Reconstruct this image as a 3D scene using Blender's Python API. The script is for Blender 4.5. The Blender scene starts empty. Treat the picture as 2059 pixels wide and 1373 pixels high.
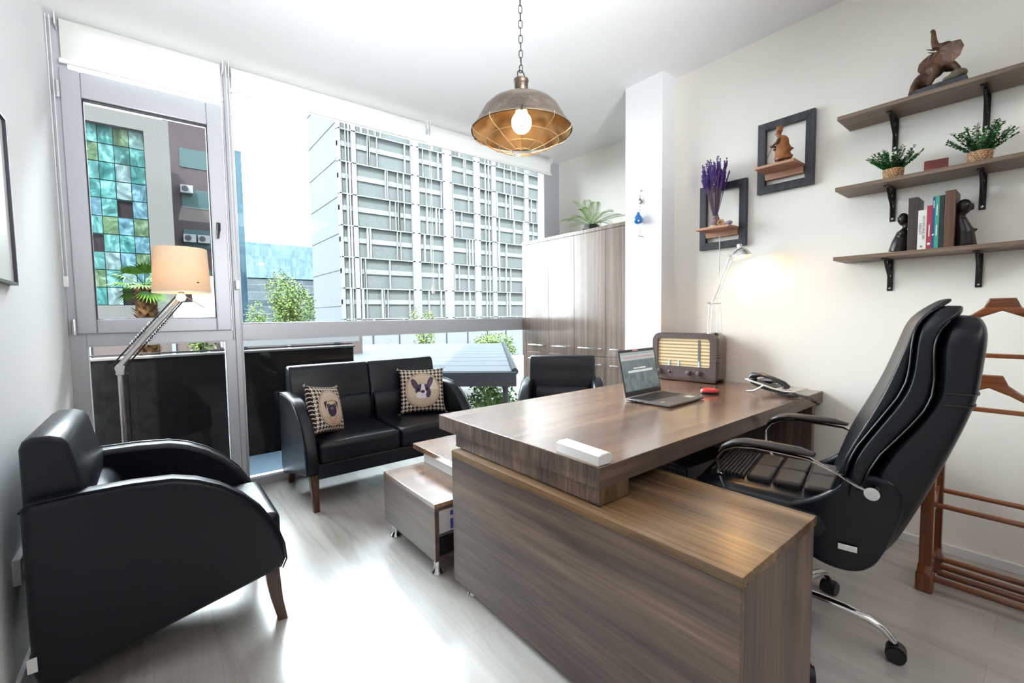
import bpy, bmesh, math, random
from math import sin, cos, pi, radians
from mathutils import Vector, Matrix

S = bpy.context.scene
COL = S.collection
# ------------------------------------------------------------------ camera, world, lights, exposure
cam_d = bpy.data.cameras.new('camera'); cam = bpy.data.objects.new('camera', cam_d); COL.objects.link(cam)
R_ = (0.77872525, -0.62722999, -0.01302012); U_ = (0.04775847, 0.03857463, 0.99811378); F_ = (0.62554466, 0.77787822, -0.05999458)
cam.matrix_world = Matrix(((R_[0], U_[0], -F_[0], 0), (R_[1], U_[1], -F_[1], 0), (R_[2], U_[2], -F_[2], 1.24), (0, 0, 0, 1)))
cam_d.sensor_fit = 'HORIZONTAL'; cam_d.sensor_width = 36; cam_d.lens = 36 * 891.54 / 2059
cam_d.clip_start = 0.02; cam_d.clip_end = 500
S.camera = cam

W = bpy.data.worlds.new('sky'); S.world = W; W.use_nodes = True
_n = W.node_tree.nodes; _l = W.node_tree.links
_bg = _n['Background']; _tc = _n.new('ShaderNodeTexCoord'); _sx = _n.new('ShaderNodeSeparateXYZ'); _cr = _n.new('ShaderNodeValToRGB')
_l.new(_tc.outputs['Generated'], _sx.inputs[0]); _l.new(_sx.outputs['Z'], _cr.inputs[0]); _l.new(_cr.outputs[0], _bg.inputs['Color'])
_cr.color_ramp.elements[0].position = 0.45; _cr.color_ramp.elements[0].color = (0.35, 0.37, 0.38, 1)
_cr.color_ramp.elements[1].position = 0.5; _cr.color_ramp.elements[1].color = (0.90, 0.96, 1.0, 1)
_e = _cr.color_ramp.elements.new(1.0); _e.color = (0.62, 0.80, 1.0, 1)
_bg.inputs['Strength'].default_value = 46.0

def light(name, kind, loc, target, energy, color=(1, 1, 1), size=1.0, size_y=None, radius=None):
    d = bpy.data.lights.new(name, kind); o = bpy.data.objects.new(name, d); COL.objects.link(o)
    d.energy = energy; d.color = color; o.location = loc
    if kind == 'AREA':
        d.shape = 'RECTANGLE'; d.size = size; d.size_y = size_y or size
    if kind == 'SUN': d.angle = radians(1.2)
    if radius is not None: d.shadow_soft_size = radius
    if target is not None:
        o.rotation_euler = (Vector(target) - Vector(loc)).to_track_quat('-Z', 'Y').to_euler()
    return o
light('sun', 'SUN', (-20, -20, 40), (-20 + 3.6, -20 + 4.8, 40 - 6.4), 40, (1.0, 0.95, 0.88))
# unseen fill light added behind the camera to brighten the room
light('rear_fill_light', 'AREA', (1.5, -1.6, 2.95), (1.5, -1.6, 0), 24, (1.0, 0.97, 0.94), 2.2, 1.2)

_u = light('upward_bounce_light', 'AREA', (0.6, -0.9, 1.55), (1.1, 2.6, 3.1), 40, (0.93, 0.97, 1.0), 0.8, 0.8); _u.data.spread = radians(75)  # added lamp out of view, lifts the ceiling and blinds towards the window

S.view_settings.view_transform = 'Standard'; S.view_settings.look = 'None'
S.view_settings.exposure = 0.4; S.view_settings.gamma = 1.0; S.view_settings.use_curve_mapping = False
S.cycles.max_bounces = 8; S.cycles.diffuse_bounces = 5; S.cycles.glossy_bounces = 4; S.cycles.transparent_max_bounces = 12
S.cycles.use_denoising = True; S.cycles.sample_clamp_indirect = 6.0; S.cycles.caustics_reflective = False; S.cycles.caustics_refractive = False

# ------------------------------------------------------------------ materials
def mat(name, col, rough=0.5, metal=0.0, spec=0.5, emit=None, estr=0.0, coat=0.0, trans=0.0):
    m = bpy.data.materials.new(name); m.use_nodes = True; b = m.node_tree.nodes['Principled BSDF']
    b.inputs['Base Color'].default_value = (*col, 1); b.inputs['Roughness'].default_value = rough
    b.inputs['Metallic'].default_value = metal; b.inputs['Specular IOR Level'].default_value = spec
    b.inputs['Coat Weight'].default_value = coat; b.inputs['Coat Roughness'].default_value = 0.15
    b.inputs['Transmission Weight'].default_value = trans
    if emit: b.inputs['Emission Color'].default_value = (*emit, 1); b.inputs['Emission Strength'].default_value = estr
    return m
def nodes(m): return m.node_tree.nodes, m.node_tree.links, m.node_tree.nodes['Principled BSDF']
def ramp(n, stops):
    r = n.new('ShaderNodeValToRGB'); e = r.color_ramp.elements
    e[0].position = stops[0][0]; e[0].color = (*stops[0][1], 1); e[1].position = stops[-1][0]; e[1].color = (*stops[-1][1], 1)
    for p, c in stops[1:-1]: x = e.new(p); x.color = (*c, 1)
    return r
def mixc(n, l, a, b, fac, mode='MIX'):
    x = n.new('ShaderNodeMix'); x.data_type = 'RGBA'; x.blend_type = mode
    for s, v in ((x.inputs[6], a), (x.inputs[7], b), (x.inputs[0], fac)):
        if hasattr(v, 'is_linked'): l.new(v, s)
        elif isinstance(v, tuple): s.default_value = (*v, 1)
        else: s.default_value = v
    return x.outputs[2]
def bump(n, l, b, h, st, dist=0.002):
    u = n.new('ShaderNodeBump'); u.inputs['Strength'].default_value = st; u.inputs['Distance'].default_value = dist
    l.new(h, u.inputs['Height']); l.new(u.outputs[0], b.inputs['Normal'])
def noise(n, l, vec, scale, detail=4, dist=0.0, rough=0.5):
    x = n.new('ShaderNodeTexNoise'); x.inputs['Scale'].default_value = scale; x.inputs['Detail'].default_value = detail
    x.inputs['Distortion'].default_value = dist; x.inputs['Roughness'].default_value = rough
    if vec is not None: l.new(vec, x.inputs['Vector'])
    return x.outputs[0]
def coords(n, l, scale=(1, 1, 1), loc=(0, 0, 0)):
    t = n.new('ShaderNodeTexCoord'); mp = n.new('ShaderNodeMapping'); l.new(t.outputs['Object'], mp.inputs[0])
    mp.inputs['Scale'].default_value = scale; mp.inputs['Location'].default_value = loc
    return mp.outputs[0]
def wood(name, axis, cols, rough=0.3, cross=9.0, coat=0.0, loc=(0, 0, 0), tiles=None, spec=0.5, along=0.9, broad=0):
    m = mat(name, cols[1], rough, spec=spec, coat=coat); n, l, b = nodes(m)
    sc = [cross] * 3; sc[axis] = along
    v = coords(n, l, tuple(sc), loc); a = noise(n, l, v, 1.0, 7, 0.7, 0.6)
    sc2 = [cross * 9] * 3; sc2[axis] = 2.5
    f = noise(n, l, coords(n, l, tuple(sc2), loc), 1.0, 4, 0.2)
    r = ramp(n, [(0.30, cols[0]), (0.47, cols[1]), (0.62, cols[2]), (0.78, cols[3] if len(cols) > 3 else cols[2])]); l.new(a, r.inputs[0])
    r2 = ramp(n, [(0.3, (0.62, 0.6, 0.58)), (0.7, (1.12, 1.1, 1.08))]); l.new(f, r2.inputs[0])
    c = mixc(n, l, r.outputs[0], r2.outputs[0], 0.85, 'MULTIPLY')
    if broad:
        g2 = [broad] * 3; g2[axis] = .22
        q = noise(n, l, coords(n, l, tuple(g2), (3.1, 1.7, .4)), 1.0, 5, 1.4, .6)
        rb = ramp(n, [(0.34, (0.74, 0.73, 0.78)), (0.5, (1.0, .98, .97)), (0.62, (1.30, 1.22, 1.08))]); l.new(q, rb.inputs[0])
        c = mixc(n, l, c, rb.outputs[0], 1.0, 'MULTIPLY')
    if tiles:   # short boards with their own tone: tiles = (axis, width, other axis, height, split)
        t = n.new('ShaderNodeTexCoord'); sp = n.new('ShaderNodeSeparateXYZ'); l.new(t.outputs['Object'], sp.inputs[0])
        def mth(op, x, y=0.0):
            q = n.new('ShaderNodeMath'); q.operation = op
            for s, vv in ((q.inputs[0], x), (q.inputs[1], y)):
                if hasattr(vv, 'is_linked'): l.new(vv, s)
                else: s.default_value = vv
            return q.outputs[0]
        row = mth('FLOOR', mth('DIVIDE', sp.outputs[tiles[2]], tiles[3]))
        u = mth('ADD', mth('DIVIDE', sp.outputs[tiles[0]], tiles[1]), mth('MULTIPLY', row, 0.43))
        wn = n.new('ShaderNodeTexWhiteNoise'); wn.noise_dimensions = '2D'; cb = n.new('ShaderNodeCombineXYZ')
        l.new(mth('FLOOR', u), cb.inputs[0]); l.new(row, cb.inputs[1]); l.new(cb.outputs[0], wn.inputs['Vector'])
        r3 = ramp(n, [(0.0, (0.66, 0.66, 0.70)), (0.5, (0.95, 0.92, 0.90)), (1.0, (1.25, 1.15, 1.05))]); l.new(wn.outputs[0], r3.inputs[0])
        c = mixc(n, l, c, r3.outputs[0], 1.0, 'MULTIPLY')
        seam = mth('LESS_THAN', mth('FRACT', u), 0.03)
        c = mixc(n, l, c, (0.25, 0.16, 0.09), mth('MULTIPLY', seam, 0.5))
    l.new(c, b.inputs['Base Color']); bump(n, l, b, f, 0.08, 0.001)
    return m
WC = ((0.060, 0.042, 0.038), (0.118, 0.085, 0.074), (0.180, 0.128, 0.100), (0.29, 0.205, 0.14))
M = {}
def plaster(name, col):
    m = mat(name, col, 0.85, spec=0.2); n, l, b = nodes(m)
    bump(n, l, b, noise(n, l, coords(n, l), 60, 3), 0.05, 0.002); return m
M['wall'] = plaster('wall_paint', (0.88, 0.86, 0.80)); M['wallw'] = plaster('white_wall_paint', (0.90, 0.91, 0.92))
M['ceil'] = plaster('ceiling_paint', (0.92, 0.92, 0.93)); M['trim'] = mat('white_trim', (0.80, 0.80, 0.80), 0.4)
M['trimgrey'] = mat('grey_trim', (0.55, 0.55, 0.56), 0.4)
for k, ax in (('woodx', 0), ('woody', 1), ('woodz', 2)):
    M[k] = wood('walnut_laminate_' + 'xyz'[ax], ax, WC, 0.30, 8.0, coat=0.0, along=0.75, broad=5.0)
M['desktop'] = wood('walnut_desktop', 0, ((0.080, 0.042, 0.026), (0.17, 0.088, 0.052), (0.26, 0.145, 0.08), (0.36, 0.21, 0.11)), 0.2, 10.0, coat=1.0, spec=.8, broad=5.0)
M['desktop'].node_tree.nodes['Principled BSDF'].inputs['Coat Roughness'].default_value = 0.18; M['desktop'].node_tree.nodes['Principled BSDF'].inputs['Coat IOR'].default_value = 1.9
M['credtop'] = wood('walnut_side_top', 1, ((0.09, 0.055, 0.03), (0.16, 0.10, 0.055), (0.24, 0.16, 0.09), (0.32, 0.22, 0.13)), 0.27, 11.0, broad=5.0)
M['tiles'] = wood('walnut_short_boards', 2, WC, 0.35, 30.0, tiles=(1, 0.105, 2, 0.0715), along=3.0)
M['tilesx'] = wood('walnut_short_boards_end', 2, ((0.07, 0.04, 0.02), (0.13, 0.08, 0.04), (0.20, 0.125, 0.065)), 0.35, 30.0, along=3.0)
M['cabwood'] = wood('cabinet_veneer', 2, ((0.17, 0.125, 0.10), (0.23, 0.175, 0.145), (0.31, 0.245, 0.21), (0.40, 0.33, 0.29)), 0.16, 40.0, coat=1.0, along=0.5)
M['shelf'] = wood('shelf_board', 1, ((0.10, 0.065, 0.045), (0.17, 0.115, 0.08), (0.24, 0.165, 0.115)), 0.4, 16.0)
M['ledge'] = wood('reddish_ledge', 1, ((0.28, 0.12, 0.08), (0.42, 0.20, 0.13), (0.52, 0.29, 0.19)), 0.45, 20.0)
M['valet'] = wood('cherry_wood', 2, ((0.085, 0.022, 0.006), (0.165, 0.046, 0.011), (0.25, 0.080, 0.020)), 0.22, 22.0, coat=0.5)
M['valety'] = wood('cherry_wood_rail', 1, ((0.085, 0.022, 0.006), (0.165, 0.046, 0.011), (0.25, 0.080, 0.020)), 0.22, 22.0, coat=0.5)
M['legwood'] = wood('dark_red_leg', 2, ((0.035, 0.012, 0.007), (0.06, 0.02, 0.01), (0.09, 0.03, 0.016)), 0.25, 20.0, coat=0.3)
def floor_mat():
    m = mat('floor_laminate', (0.5, 0.48, 0.45), 0.24, spec=0.5); n, l, b = nodes(m)
    t = n.new('ShaderNodeTexCoord'); mp = n.new('ShaderNodeMapping'); l.new(t.outputs['Object'], mp.inputs[0])
    mp.inputs['Rotation'].default_value = (0, 0, radians(90)); mp.inputs['Location'].default_value = (0.12, 0.06, 0)
    br = n.new('ShaderNodeTexBrick'); l.new(mp.outputs[0], br.inputs['Vector']); br.offset = 0.37
    br.inputs['Scale'].default_value = 1.0; br.inputs['Brick Width'].default_value = 1.28; br.inputs['Row Height'].default_value = 0.19
    br.inputs['Mortar Size'].default_value = 0.0012; br.inputs['Mortar Smooth'].default_value = 0.3
    br.inputs['Color1'].default_value = (0.45, 0.425, 0.40, 1); br.inputs['Color2'].default_value = (0.42, 0.40, 0.38, 1); br.inputs['Mortar'].default_value = (0.36, 0.33, 0.31, 1)
    a = noise(n, l, coords(n, l, (7, 0.8, 1)), 1.0, 8, 1.2, 0.62)
    r = ramp(n, [(0.28, (0.62, 0.56, 0.50)), (0.45, (0.92, 0.90, 0.88)), (0.7, (1.12, 1.12, 1.12))]); l.new(a, r.inputs[0])
    c = mixc(n, l, br.outputs[0], r.outputs[0], 0.8, 'MULTIPLY'); l.new(c, b.inputs['Base Color'])
    bump(n, l, b, noise(n, l, coords(n, l, (60, 3, 1)), 1.0, 3), 0.05, 0.001); return m
M['floor'] = floor_mat()
def leather(name, col, rough, st=0.12):
    m = mat(name, col, rough, spec=0.34); n, l, b = nodes(m)
    x = n.new('ShaderNodeTexVoronoi'); x.inputs['Scale'].default_value = 380; t = n.new('ShaderNodeTexCoord'); l.new(t.outputs['Object'], x.inputs['Vector'])
    w = noise(n, l, coords(n, l), 6, 3); mx = n.new('ShaderNodeMath'); mx.operation = 'ADD'
    ml = n.new('ShaderNodeMath'); ml.operation = 'MULTIPLY'; ml.inputs[1].default_value = 4.0; l.new(w, ml.inputs[0])
    l.new(x.outputs[0], mx.inputs[0]); l.new(ml.outputs[0], mx.inputs[1]); bump(n, l, b, mx.outputs[0], st, 0.001); return m
M['leather'] = leather('black_leatherette', (0.0035, 0.005, 0.009), 0.33)
M['leatherchair'] = leather('black_chair_leather', (0.004, 0.006, 0.010), 0.30)
M['leatherseat'] = leather('worn_seat_leather', (0.030, 0.025, 0.022), 0.42)
M['chrome'] = mat('chrome', (0.82, 0.82, 0.84), 0.09, 1.0); M['steel'] = mat('brushed_steel', (0.62, 0.60, 0.58), 0.28, 1.0)
M['blackmetal'] = mat('black_iron', (0.012, 0.012, 0.013), 0.4, 0.3); M['blackplastic'] = mat('black_plastic', (0.012, 0.012, 0.014), 0.35)
M['frame'] = mat('window_aluminium', (0.46, 0.47, 0.50), 0.38, 0.1); M['framelight'] = mat('pale_gasket', (0.75, 0.77, 0.8), 0.4)
M['gasket'] = mat('dark_gasket', (0.03, 0.03, 0.035), 0.5); M['white'] = mat('white_plastic', (0.82, 0.82, 0.80), 0.35)
M['silver'] = mat('silver_plastic', (0.62, 0.60, 0.58), 0.3, 0.4); M['grey'] = mat('grey_plastic', (0.16, 0.16, 0.17), 0.4)
def glass_mat(name, tint, refl=1.0):
    m = bpy.data.materials.new(name); m.use_nodes = True; n = m.node_tree.nodes; l = m.node_tree.links; n.clear()
    o = n.new('ShaderNodeOutputMaterial'); mx = n.new('ShaderNodeMixShader'); tr = n.new('ShaderNodeBsdfTransparent'); g = n.new('ShaderNodeBsdfGlossy'); fr = n.new('ShaderNodeFresnel')
    tr.inputs[0].default_value = (*tint, 1); g.inputs['Roughness'].default_value = 0.02; fr.inputs[0].default_value = 1.35
    l.new(fr.outputs[0], mx.inputs[0]); l.new(tr.outputs[0], mx.inputs[1]); l.new(g.outputs[0], mx.inputs[2]); l.new(mx.outputs[0], o.inputs[0]); return m
M['glass'] = glass_mat('window_glass', (0.94, 0.97, 0.97))
def fabric(name, col, tcol, tfac):
    m = bpy.data.materials.new(name); m.use_nodes = True; n = m.node_tree.nodes; l = m.node_tree.links; n.clear()
    o = n.new('ShaderNodeOutputMaterial'); mx = n.new('ShaderNodeMixShader'); d = n.new('ShaderNodeBsdfDiffuse'); t = n.new('ShaderNodeBsdfTranslucent')
    d.inputs[0].default_value = (*col, 1); t.inputs[0].default_value = (*tcol, 1); mx.inputs[0].default_value = tfac
    l.new(d.outputs[0], mx.inputs[1]); l.new(t.outputs[0], mx.inputs[2]); l.new(mx.outputs[0], o.inputs[0]); return m
M['blind'] = fabric('roller_blind_fabric', (0.90, 0.89, 0.87), (0.95, 0.94, 0.92), 0.6)
M['lampshade'] = fabric('cream_lampshade', (0.72, 0.63, 0.52), (0.78, 0.66, 0.50), 0.45)
def attrmat(name, rough=0.9):
    m = mat(name, (1, 1, 1), rough, spec=0.15); n, l, b = nodes(m); a = n.new('ShaderNodeAttribute'); a.attribute_name = 'print'
    l.new(a.outputs['Color'], b.inputs['Base Color']); return m
def leafmat(name, c1, c2, rough=0.5, tr=0.0):
    m = mat(name, c1, rough, spec=0.3); n, l, b = nodes(m)
    r = ramp(n, [(0.35, c1), (0.65, c2)]); l.new(noise(n, l, coords(n, l), 14, 3), r.inputs[0]); l.new(r.outputs[0], b.inputs['Base Color'])
    return m

# ------------------------------------------------------------------ mesh builder
class MB:
    def __init__(s): s.bm = bmesh.new()
    def _merge(s, tb, xf=None):
        if xf is not None: bmesh.ops.transform(tb, matrix=xf, verts=tb.verts)
        me = bpy.data.meshes.new('tmp'); tb.to_mesh(me); tb.free(); s.bm.from_mesh(me); bpy.data.meshes.remove(me)
        return s
    def box(s, x0, x1, y0, y1, z0, z1, bev=0.0, seg=2, xf=None):
        tb = bmesh.new(); bmesh.ops.create_cube(tb, size=1.0)
        for v in tb.verts: v.co = Vector((x0 + (v.co.x + .5) * (x1 - x0), y0 + (v.co.y + .5) * (y1 - y0), z0 + (v.co.z + .5) * (z1 - z0)))
        if bev: bmesh.ops.bevel(tb, geom=tb.edges[:], offset=bev, segments=seg, profile=0.5, affect='EDGES')
        for f in tb.faces: f.normal_update(); f.smooth = max(abs(q) for q in f.normal) < .9999
        return s._merge(tb, xf)
    def prism(s, poly, plane, a, b, bev=0.0, seg=2, xf=None):
        """poly of (u, v) pairs; plane 'xz' -> extruded along y from a to b, 'yz' along x, 'xy' along z"""
        tb = bmesh.new()
        def P(u, v, w): return {'xz': (u, w, v), 'yz': (w, u, v), 'xy': (u, v, w)}[plane]
        A = [tb.verts.new(P(u, v, a)) for u, v in poly]; B = [tb.verts.new(P(u, v, b)) for u, v in poly]; k = len(poly)
        fa = tb.faces.new(A); fb = tb.faces.new(B[::-1])
        for i in range(k): tb.faces.new((A[i], B[i], B[(i + 1) % k], A[(i + 1) % k]))
        bmesh.ops.recalc_face_normals(tb, faces=tb.faces)
        if bev:
            ed = [e for e in tb.edges if (fa in e.link_faces or fb in e.link_faces)]
            bmesh.ops.bevel(tb, geom=ed, offset=bev, segments=seg, profile=0.5, affect='EDGES')
        ax = {'xz': 1, 'yz': 0, 'xy': 2}[plane]
        for f in tb.faces: f.normal_update(); f.smooth = abs(f.normal[ax]) < .9999
        return s._merge(tb, xf)
    def rings(s, rr, closed=True, caps=True, loop=False, xf=None):
        tb = bmesh.new(); V = [[tb.verts.new(p) for p in r] for r in rr]; n = len(rr[0]); m = len(rr)
        for i in range(m if loop else m - 1):
            for j in range(n if closed else n - 1):
                a, b = V[i], V[(i + 1) % m]
                try: tb.faces.new((a[j], a[(j + 1) % n], b[(j + 1) % n], b[j]))
                except ValueError: pass
        if caps and closed and not loop:
            tb.faces.new(V[0][::-1]); tb.faces.new(V[-1])
        for f in tb.faces: f.smooth = True
        bmesh.ops.recalc_face_normals(tb, faces=tb.faces)
        return s._merge(tb, xf)
    def tube(s, pts, r, seg=8, loop=False, caps=True, xf=None, flat=None):
        pts = [Vector(p) for p in pts]; n = len(pts); rs = r if isinstance(r, (list, tuple)) else [r] * n
        out = []; prev = None
        for i, p in enumerate(pts):
            if loop: d = pts[(i + 1) % n] - pts[i - 1]
            else: d = pts[min(i + 1, n - 1)] - pts[max(i - 1, 0)]
            d.normalize()
            if prev is None: u = d.orthogonal().normalized() if flat is None else (Vector(flat) - d * d.dot(Vector(flat))).normalized()
            else: u = (prev - d * prev.dot(d)).normalized()
            prev = u; v = d.cross(u); q = rs[i]
            ru, rv = q if isinstance(q, (list, tuple)) else (q, q)
            out.append([p + u * ru * cos(2 * pi * k / seg) + v * rv * sin(2 * pi * k / seg) for k in range(seg)])
        return s.rings(out, True, caps, loop, xf)
    def cyl(s, p0, p1, r0, r1=None, seg=16, xf=None): return s.tube([p0, p1], [r0, r0 if r1 is None else r1], seg, xf=xf)
    def lathe(s, prof, c=(0, 0, 0), seg=24, caps=False, xf=None):
        return s.rings([[(c[0] + r * cos(2 * pi * k / seg), c[1] + r * sin(2 * pi * k / seg), c[2] + z) for k in range(seg)] for r, z in prof], True, caps, False, xf)
    def ball(s, c, r, seg=12, xf=None):
        r = (r, r, r) if not isinstance(r, (tuple, list)) else r
        tb = bmesh.new(); bmesh.ops.create_uvsphere(tb, u_segments=seg, v_segments=max(6, seg * 2 // 3), radius=1.0)
        bmesh.ops.transform(tb, matrix=Matrix.Translation(c) @ Matrix.Diagonal((*r, 1)), verts=tb.verts)
        for f in tb.faces: f.smooth = True
        return s._merge(tb, xf)
    def quad(s, a, b, c, d):
        v = [s.bm.verts.new(p) for p in (a, b, c, d)]; s.bm.faces.new(v); return s
    def tri(s, a, b, c):
        v = [s.bm.verts.new(p) for p in (a, b, c)]; s.bm.faces.new(v); return s
    def build(s, name, m, parent=None, xf=None, smooth=40, loc=None):
        if xf is not None: bmesh.ops.transform(s.bm, matrix=xf, verts=s.bm.verts)
        me = bpy.data.meshes.new(name); s.bm.to_mesh(me); s.bm.free()
        me.materials.append(m)
        if not smooth: me.shade_flat()
        else:
            sm_ = [p.use_smooth for p in me.polygons]
            if smooth < 180: me.set_sharp_from_angle(angle=radians(smooth))
            me.polygons.foreach_set('use_smooth', sm_)
        o = bpy.data.objects.new(name, me); COL.objects.link(o)
        if parent: o.parent = parent
        if loc: o.location = loc
        return o
def thing(name, label, cat, loc=(0, 0, 0), rz=0.0, group=None, rot=None):
    o = bpy.data.objects.new(name, None); COL.objects.link(o); o.location = loc; o.rotation_euler = rot or (0, 0, rz)
    o.empty_display_size = 0.05; o['label'] = label; o['category'] = cat
    if group: o['group'] = group
    return o
def tag(o, label, cat, group=None, kind=None):
    o['label'] = label; o['category'] = cat
    if group: o['group'] = group
    if kind: o['kind'] = kind
    return o
def struct(o): o['kind'] = 'structure'; return o
def solo(mb, name, m, label, cat, loc=(0, 0, 0), rz=0.0, group=None, kind=None, smooth=40):
    o = mb.build(name, m, None, smooth=smooth); o.location = loc; o.rotation_euler = (0, 0, rz); return tag(o, label, cat, group, kind)
def copy_tree(o, parent=None, label=None, loc=None, rz=None):
    c = o.copy(); COL.objects.link(c)
    if parent: c.parent = parent; c.matrix_parent_inverse = o.matrix_parent_inverse
    if label: c['label'] = label
    if loc: c.location = loc
    if rz is not None: c.rotation_euler = (0, 0, rz)
    for ch in list(o.children): copy_tree(ch, c)
    return c
def text_part(txt, size, m, parent, name, xf, ext=0.0003):
    cu = bpy.data.curves.new('lettering', 'FONT'); cu.body = txt; cu.size = size; cu.extrude = ext; cu.align_x = 'CENTER'; cu.align_y = 'CENTER'
    t = bpy.data.objects.new('lettering_source', cu); COL.objects.link(t)
    bpy.context.view_layer.update(); dg = bpy.context.evaluated_depsgraph_get()
    me = bpy.data.meshes.new_from_object(t.evaluated_get(dg)); bpy.data.objects.remove(t); bpy.data.curves.remove(cu)
    me.transform(xf); me.materials.clear(); me.materials.append(m); me.name = name
    o = bpy.data.objects.new(name, me); COL.objects.link(o)
    if parent: o.parent = parent
    return o
def remesh(o, vox, sm=3):
    r = o.modifiers.new('remesh', 'REMESH'); r.mode = 'VOXEL'; r.voxel_size = vox; r.use_smooth_shade = True
    s = o.modifiers.new('smooth', 'SMOOTH'); s.iterations = sm; s.factor = 0.5
    return o

# ------------------------------------------------------------------ room shell
WX = 3.09; LX = -0.40; WY = 3.70; CZ = 2.97; BY = -2.7; NX = 3.72
struct(MB().box(LX - .2, 4.0, BY - .2, WY + .12, -0.15, 0).build('floor', M['floor']))
struct(MB().box(LX - .2, 4.0, BY - .2, WY + .4, CZ, CZ + .2).build('ceiling', M['ceil']))
struct(MB().box(LX - .2, LX, BY, WY + .12, 0, CZ).build('wall_left', M['wallw']))
struct(MB().box(WX, WX + .15, BY, 1.868, 0, CZ).build('wall_right', M['wall']))
struct(MB().box(LX - .2, WX + .15, BY - .2, BY, 0, CZ).build('wall_back', plaster('darkened_wall_paint', (0.22, 0.22, 0.22))))  # colour darkened to stand for an unlit rear room and dull reflections
struct(MB().box(2.92, NX + .15, 1.868, 2.19, 0, CZ).build('wall_pillar', M['wallw']))
struct(MB().box(NX, NX + .15, 2.19, WY + .12, 0, CZ).build('wall_niche', M['wall']))
struct(MB().box(WX - .014, WX, BY, 1.868, 0, .048, .004).build('baseboard_right', M['trim']))
struct(MB().box(LX, LX + .014, BY, WY, 0, .095, .004).build('baseboard_left', M['trim']))

def frame_rect(mb, x0, x1, z0, z1, w, y0, y1, wb=None, wt=None, bev=.003):
    wb = w if wb is None else wb; wt = w if wt is None else wt
    mb.box(x0, x0 + w, y0, y1, z0, z1, bev); mb.box(x1 - w, x1, y0, y1, z0, z1, bev)
    mb.box(x0 + w, x1 - w, y0, y1, z0, z0 + wb, bev); mb.box(x0 + w, x1 - w, y0, y1, z1 - wt, z1, bev)
# window_1: the casement bay at the left
w1 = bpy.data.objects.new('window_1', None); COL.objects.link(w1); struct(w1); w1.location = (0, WY, 0)
f = MB(); D0, D1 = 0.0, 0.10
f.box(LX, -.325, D0, D1, 0, CZ, .003); f.box(.385, .445, D0, D1, 0, 1.09, .003); f.box(.432, .445, D0, D1, 1.09, CZ, .003)
f.box(-.325, .385, D0, D1, 0, .07, .003); f.box(-.325, .432, D0, D1, 1.083, 1.158, .003)
f.box(-.325, .435, D0, D1, 2.93, CZ, .003)
f.build('window_frame', M['frame'], w1)
s_ = MB(); frame_rect(s_, -.362, .425, 1.158, 2.70, .088, -.022, .055, .086, .15, .006)
sash = s_.build('casement_sash', M['frame'], w1)
g_ = MB(); frame_rect(g_, -.274, .337, 1.244, 2.55, .006, -.012, .03); g_.build('pane_gasket', M['gasket'], sash)
MB().box(-.27, .333, .012, .018, 1.248, 2.546).build('pane', M['glass'], sash)
MB().box(-.325, .385, .04, .046, .07, 1.083).build('pane', M['glass'], w1)
MB().box(-.325, .43, .04, .046, 2.70, 2.93).build('pane', M['glass'], w1)
g_ = MB(); frame_rect(g_, -.325, .385, .07, 1.083, .005, .0, .04); g_.build('pane_gasket', M['framelight'], w1)
hd = MB(); hd.box(.362, .386, -.034, -.022, 1.84, 1.90, .004); hd.cyl((.374, -.034, 1.885), (.374, -.06, 1.885), .009); hd.tube([(.374, -.058, 1.888), (.372, -.062, 1.86), (.364, -.062, 1.785)], [.009, .010, .008], 10)
hd.build('handle', M['blackplastic'], sash)
for z in (1.20, 2.57): MB().cyl((-.372, -.03, z - .045), (-.372, -.03, z + .045), .011).cyl((-.372, -.03, z - .01), (-.372, -.03, z - .005), .013).build('hinge', M['chrome'], sash)
# window_2: the wide fixed bay
w2 = bpy.data.objects.new('window_2', None); COL.objects.link(w2); struct(w2); w2.location = (0, WY, 0)
f = MB(); f.box(.445, .478, -.012, D1, 0, CZ, .003); f.box(.478, .487, .0, D1, 0, CZ, .002)
f.box(.487, NX, D0, D1, 0, .055, .003); f.box(.487, NX, D0, D1, 1.083, 1.200, .003); f.box(3.47, 3.56, D0, D1, 0, CZ, .003); f.box(3.56, NX, .02, D1, 0, CZ); f.box(.487, 3.47, D0, D1, 2.93, CZ, .003)
f.build('window_frame', M['frame'], w2)
g_ = MB(); frame_rect(g_, .487, 3.47, 1.200, 2.93, .008, .0, .04); frame_rect(g_, .487, 3.47, .055, 1.083, .006, .0, .04); g_.box(3.42, 3.428, .03, .05, 1.2, 2.93)
g_.build('pane_gasket', M['framelight'], w2)
MB().box(.487, 3.47, .04, .046, 1.2, 2.93).build('pane', M['glass'], w2)
MB().box(.487, 3.47, .04, .046, .055, 1.083).build('pane', M['glass'], w2)

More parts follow.
